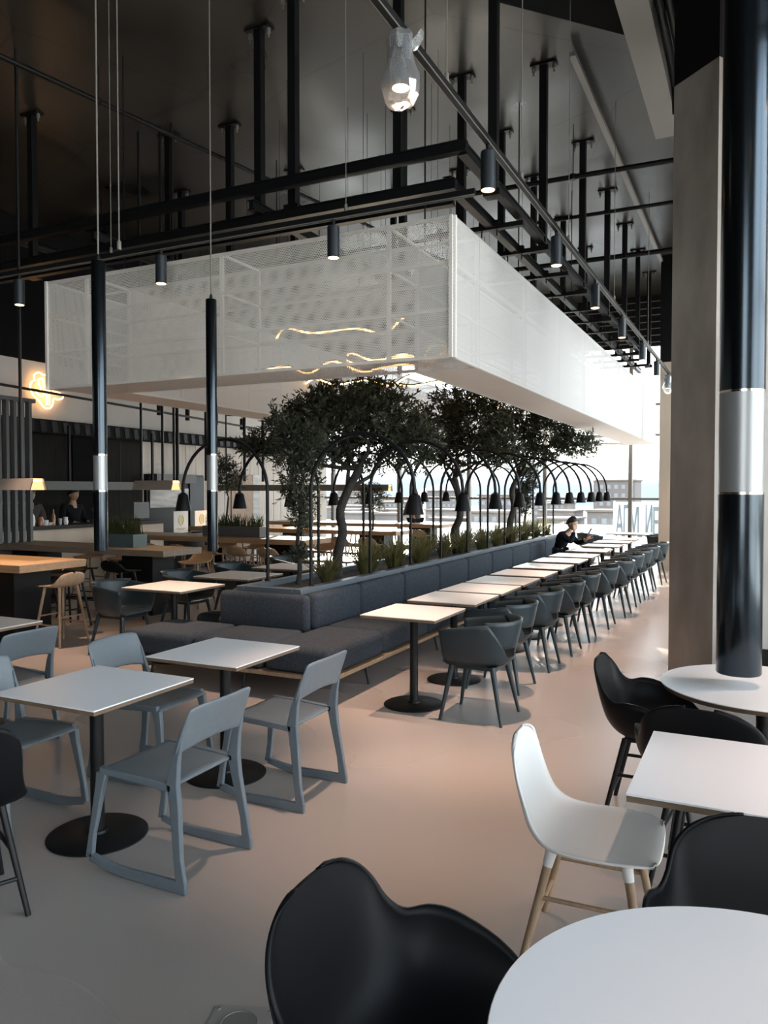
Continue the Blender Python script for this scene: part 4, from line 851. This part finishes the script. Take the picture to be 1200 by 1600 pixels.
t = thing('wall_door', 'pale timber door in the boarded left wall between hanging tube and arch lamp', 'door', (XL + .03, 16.3, 0)); MB().box((0, 0, 1.05), (.04, .9, 2.1)).build('leaf', 'oak', t); MB().box((0, .6, 1.05), (.05, .3, 2.1)).build('frame', 'steelpanel', t); MB().tube([(.03, -.3, 1.0), (.06, -.3, 1.0), (.06, -.2, 1.0)], .01, 8).build('handle', 'steel', t)

# ================================================================== PEOPLE
def skin_mesh(J, E, sub=2):
    """J name -> (point, radius); E edges; a continuous skinned body"""
    names = list(J); me = bpy.data.meshes.new('b'); me.from_pydata([J[n][0] for n in names], [(names.index(a), names.index(c)) for a, c in E], []); o = bpy.data.objects.new('b', me); COL.objects.link(o)
    o.modifiers.new('k', 'SKIN'); lay = me.skin_vertices[0].data
    for i, n_ in enumerate(names): r_ = J[n_][1]; lay[i].radius = r_ if isinstance(r_, tuple) else (r_, r_); lay[i].use_root = (n_ == 'pelvis')
    q = o.modifiers.new('u', 'SUBSURF'); q.levels = sub; q.render_levels = sub; bpy.context.view_layer.update()
    ev = o.evaluated_get(bpy.context.evaluated_depsgraph_get()); m2 = ev.to_mesh(); v = [tuple(x.co) for x in m2.vertices]; f = [tuple(p.vertices) for p in m2.polygons]; ev.to_mesh_clear(); bpy.data.objects.remove(o); bpy.data.meshes.remove(me); return v, f
def head_mb(b, c, yaw, pitch=0, s=1.):
    m = Euler((0, pitch, yaw)).to_matrix(); n1, n2 = 18, 22; G = []
    for i in range(n1 + 1):
        th = PI * i / n1; row = []
        for j in range(n2 + 1):
            ph = 2 * PI * j / n2; d = Vector((math.sin(th) * math.cos(ph), math.sin(th) * math.sin(ph), math.cos(th)))
            x, y, z = d.x * .098, d.y * .076, d.z * .122
            if z < 0: y *= 1 - .28 * (-d.z) ** 1.2; x = x * (1 - .22 * (-d.z)) + .012 * (-d.z)
            fr = max(0, d.x)
            if fr > .5 and abs(d.y) < .35: x += .024 * max(0, 1 - abs(d.y) / .2) * max(0, 1 - abs(d.z + .18) / .22) ** 1.0    # nose
            if fr > .5: x -= .008 * max(0, 1 - abs(abs(d.y) - .33) / .16) * max(0, 1 - abs(d.z - .06) / .14)                       # eye sockets
            if fr > .5: x += .006 * max(0, 1 - abs(d.y) / .3) * max(0, 1 - abs(d.z + .52) / .10)                                   # lips
            row.append(Vector(c) + m @ (Vector((x, y, z)) * s))
        G.append(row)
    b.grid(G)
    for q in (-1, 1):
        b.loft([[Vector(c) + m @ (Vector((-.005 + r_ * .6 * math.cos(a), q * (.074 + k * .012), -.005 + r_ * math.sin(a))) * s) for a in np.linspace(0, 2 * PI, 11)[:-1]] for k, r_ in ((0, .02), (1, .032), (1.3, .022))])
def hair_mb(c, yaw, pitch=0, s=1., low=-.25):
    m = Euler((0, pitch, yaw)).to_matrix(); G = []
    for i in range(11):
        row = []
        for j in range(25):
            ph = 2 * PI * j / 24; cap = 1.0 + (.95 * (1 - math.cos(ph)) / 2); th = cap * i / 10; d = Vector((math.sin(th) * math.cos(ph), math.sin(th) * math.sin(ph), math.cos(th))); k = 1.09 + .05 * rng.random()
            row.append(Vector(c) + m @ (Vector((d.x * .102 * k - .004, d.y * .082 * k, d.z * .128 * k)) * s))
        G.append(row)
    return MB().grid(G)
def hand_mb(b, w, d, up, s=1., curl=.5, side=1):
    """palm and five bent fingers from wrist w along d; up = back of the hand"""
    d = Vector(d).normalized(); up = Vector(up); up = (up - d * up.dot(d)).normalized(); sd_ = d.cross(up) * side; w = Vector(w)
    b.loft([[w + d * k * s + sd_ * (x * wd * s) + up * (y * .013 * s) for x, y in ((-1, -.6), (-.6, -1), (.6, -1), (1, -.6), (1, .6), (.6, 1), (-.6, 1), (-1, .6))] for k, wd in ((-.01, .024), (.03, .036), (.07, .042), (.092, .040))])
    for i, (o_, L) in enumerate(((-.031, .062), (-.011, .074), (.010, .069), (.029, .054))):
        p = w + d * .085 * s + sd_ * o_ * s; pts = [p]; a = 0
        for k in range(3): a += curl * (.5, .8, .6)[k]; p = p + (d * math.cos(a) - up * math.sin(a)) * L * s * (.45, .32, .26)[k]; pts.append(p)
        b.tube(pts, [.0092 * s, .0088 * s, .008 * s, .006 * s], 8)
    p = w + d * .02 * s - sd_ * .03 * s; b.tube([p, p - sd_ * .03 * s + d * .025 * s - up * .012 * s, p - sd_ * .035 * s + d * .058 * s - up * .028 * s, p - sd_ * .028 * s + d * .08 * s - up * .04 * s], [.013 * s, .011 * s, .0095 * s, .007 * s], 8)
EB = [('pelvis', 'waist'), ('waist', 'chest'), ('chest', 'neck'), ('neck', 'skull'), ('chest', 'sl'), ('chest', 'sr'), ('sl', 'el'), ('sr', 'er'), ('el', 'wl'), ('er', 'wr'), ('pelvis', 'hl'), ('pelvis', 'hr'), ('hl', 'kl'), ('hr', 'kr'), ('kl', 'al'), ('kr', 'ar'), ('al', 'tl'), ('ar', 'tr')]
RB = dict(pelvis=(.13, .105), waist=(.12, .09), chest=(.14, .10), neck=.052, skull=.055, sl=.062, sr=.062, el=.043, er=.043, wl=.029, wr=.029, hl=.085, hr=.085, kl=.058, kr=.058, al=.038, ar=.038, tl=.032, tr=.032)
def person(lab, loc, rz, pose, head, shirt, trousers, hands, hairlow=-.2, sleeve=1.):
    t = thing('person', lab, 'person', loc, rz); J = {k: (pose[k], RB[k]) for k in RB}
    v, f = skin_mesh(J, EB); b = MB(); b.add(v, f); head_mb(b, head[0], R(head[1]), R(head[2]))
    for h in hands: hand_mb(b, *h)
    b.build('body', 'skin', t, ang=180)
    hair_mb(head[0], R(head[1]), R(head[2])).build('hair', 'hair', t, ang=180)
    g = 1.13; up_ = ['pelvis', 'waist', 'chest', 'sl', 'sr', 'el', 'er', 'wl2', 'wr2']; Jc = {k: (pose[k], tuple(x * g + .006 for x in (RB[k] if isinstance(RB[k], tuple) else (RB[k], RB[k])))) for k in up_[:7]}
    Jc['neck2'] = (tuple(Vector(pose['chest']).lerp(Vector(pose['neck']), .62)), (.068, .068))
    for s in 'lr': Jc['w%s2' % s] = (tuple(Vector(pose['e' + s]).lerp(Vector(pose['w' + s]), .86)), (.042, .042))
    v, f = skin_mesh(Jc, [('pelvis', 'waist'), ('waist', 'chest'), ('chest', 'neck2'), ('chest', 'sl'), ('chest', 'sr'), ('sl', 'el'), ('sr', 'er'), ('el', 'wl2'), ('er', 'wr2')]); MB().add(v, f).build('top', shirt, t, ang=180)
    Jt = {k: (pose[k], tuple(x * 1.12 + .006 for x in (RB[k] if isinstance(RB[k], tuple) else (RB[k], RB[k])))) for k in ('pelvis', 'hl', 'hr', 'kl', 'kr', 'al', 'ar')}
    v, f = skin_mesh(Jt, [('pelvis', 'hl'), ('pelvis', 'hr'), ('hl', 'kl'), ('hr', 'kr'), ('kl', 'al'), ('kr', 'ar')]); MB().add(v, f).build('trousers', trousers, t, ang=180)
    for s in 'lr':
        a, c = Vector(pose['a' + s]), Vector(pose['t' + s]); fw = Vector((c.x - a.x, c.y - a.y, 0)).normalized(); sdv = Vector((-fw.y, fw.x, 0)); z0 = c.z - .035; b = MB()
        b.loft([[a + fw * k + sdv * (x * wd) + Vector((0, 0, z0 - a.z + h * y)) for x, y in ((-1, 0), (1, 0), (.9, .7), (.4, 1), (-.4, 1), (-.9, .7))] for k, wd, h in ((-.07, .03, .06), (-.03, .042, .09), (.05, .045, .085), (.13, .05, .06), (.2, .035, .035))]); b.build('shoe', 'black', t)
    return t
# seated man (local +x is forward), sitting on the bench seat at 0.44 m
ps = dict(pelvis=(0, 0, .54), waist=(.05, 0, .67), chest=(.15, 0, .82), neck=(.22, 0, .94), skull=(.255, 0, 1.02), sl=(.14, .19, .89), sr=(.14, -.19, .89), el=(.30, .24, .72), er=(.34, -.22, .76), wl=(.50, .12, .80), wr=(.36, -.12, .98),
          hl=(.08, .10, .53), hr=(.08, -.10, .53), kl=(.47, .12, .50), kr=(.46, -.14, .50), al=(.46, .12, .09), ar=(.40, -.14, .09), tl=(.60, .13, .035), tr=(.54, -.15, .035))
person('man in a dark jacket sitting at the bench\'s far end looking at a phone', (-3.34, 14.2, 0), -8, ps, ((.275, 0, 1.085), -4, 14), 'cloth', 'cloth', [((.50, .12, .80), (.5, -.1, .55), (-.6, .3, .5), 1., .7, 1), ((.36, -.12, .98), (-.15, .3, .8), (.7, -.5, .1), 1., .8, -1)])
ph = thing('phone', 'dark phone held up in the hand of the seated man', 'phone', (-2.77, 14.22, .94), -8); MB().box((0, 0, 0), (.009, .072, .15), ry=.5).build('case', 'black', ph); MB().box((-.006, 0, .0), (.002, .064, .135), ry=.5).build('screen', 'screen', ph)
def stand(lean=0, arm='down'):
    p = dict(pelvis=(0, 0, .93), waist=(0, 0, 1.10), chest=(.01, 0, 1.30), neck=(.02, 0, 1.46), skull=(.04, 0, 1.55), sl=(0, .19, 1.40), sr=(0, -.19, 1.40), el=(-.02, .25, 1.12), er=(-.02, -.25, 1.12), wl=(.10, .24, .88), wr=(.10, -.24, .88),
             hl=(0, .10, .90), hr=(0, -.10, .90), kl=(.02, .11, .50), kr=(.02, -.11, .50), al=(-.02, .11, .09), ar=(-.02, -.11, .09), tl=(.13, .13, .035), tr=(.13, -.13, .035))
    if arm == 'raised': p.update(er=(.20, -.24, 1.30), wr=(.20, -.06, 1.50), el=(.06, .26, 1.14), wl=(.26, .16, 1.08))
    if arm == 'work': p.update(el=(.04, .26, 1.13), wl=(.28, .14, 1.10), er=(.04, -.26, 1.13), wr=(.28, -.14, 1.10))
    return p
person('standing figure in grey with a hand raised to the face against the bright glass', (-7.75, 17.75, 0), 150, stand(0, 'raised'), ((.055, 0, 1.61), 10, 6), 'cloth2', 'cloth', [((.20, -.06, 1.50), (-.2, .5, .5), (.7, .2, .2), 1, .8, -1), ((.26, .16, 1.08), (.8, -.3, .1), (0, .3, .9), 1, .6, 1)])
person('bartender in black working behind the bar, second figure from the left', (-11.55, 10.45, 0), 0, stand(0, 'work'), ((.055, 0, 1.61), 0, 14), 'cloth', 'cloth', [((.28, .14, 1.10), (.8, -.2, -.2), (0, .2, .9), 1, .7, 1), ((.28, -.14, 1.10), (.8, .2, -.2), (0, -.2, .9), 1, .7, -1)])
person('bartender in dark grey behind the bar bottles, nearest the slat screen', (-11.6, 9.55, 0), -15, stand(0, 'work'), ((.055, 0, 1.61), 0, 16), 'cloth2', 'cloth', [((.28, .14, 1.10), (.8, -.2, -.2), (0, .2, .9), 1, .7, 1), ((.28, -.14, 1.10), (.8, .2, -.2), (0, -.2, .9), 1, .7, -1)])
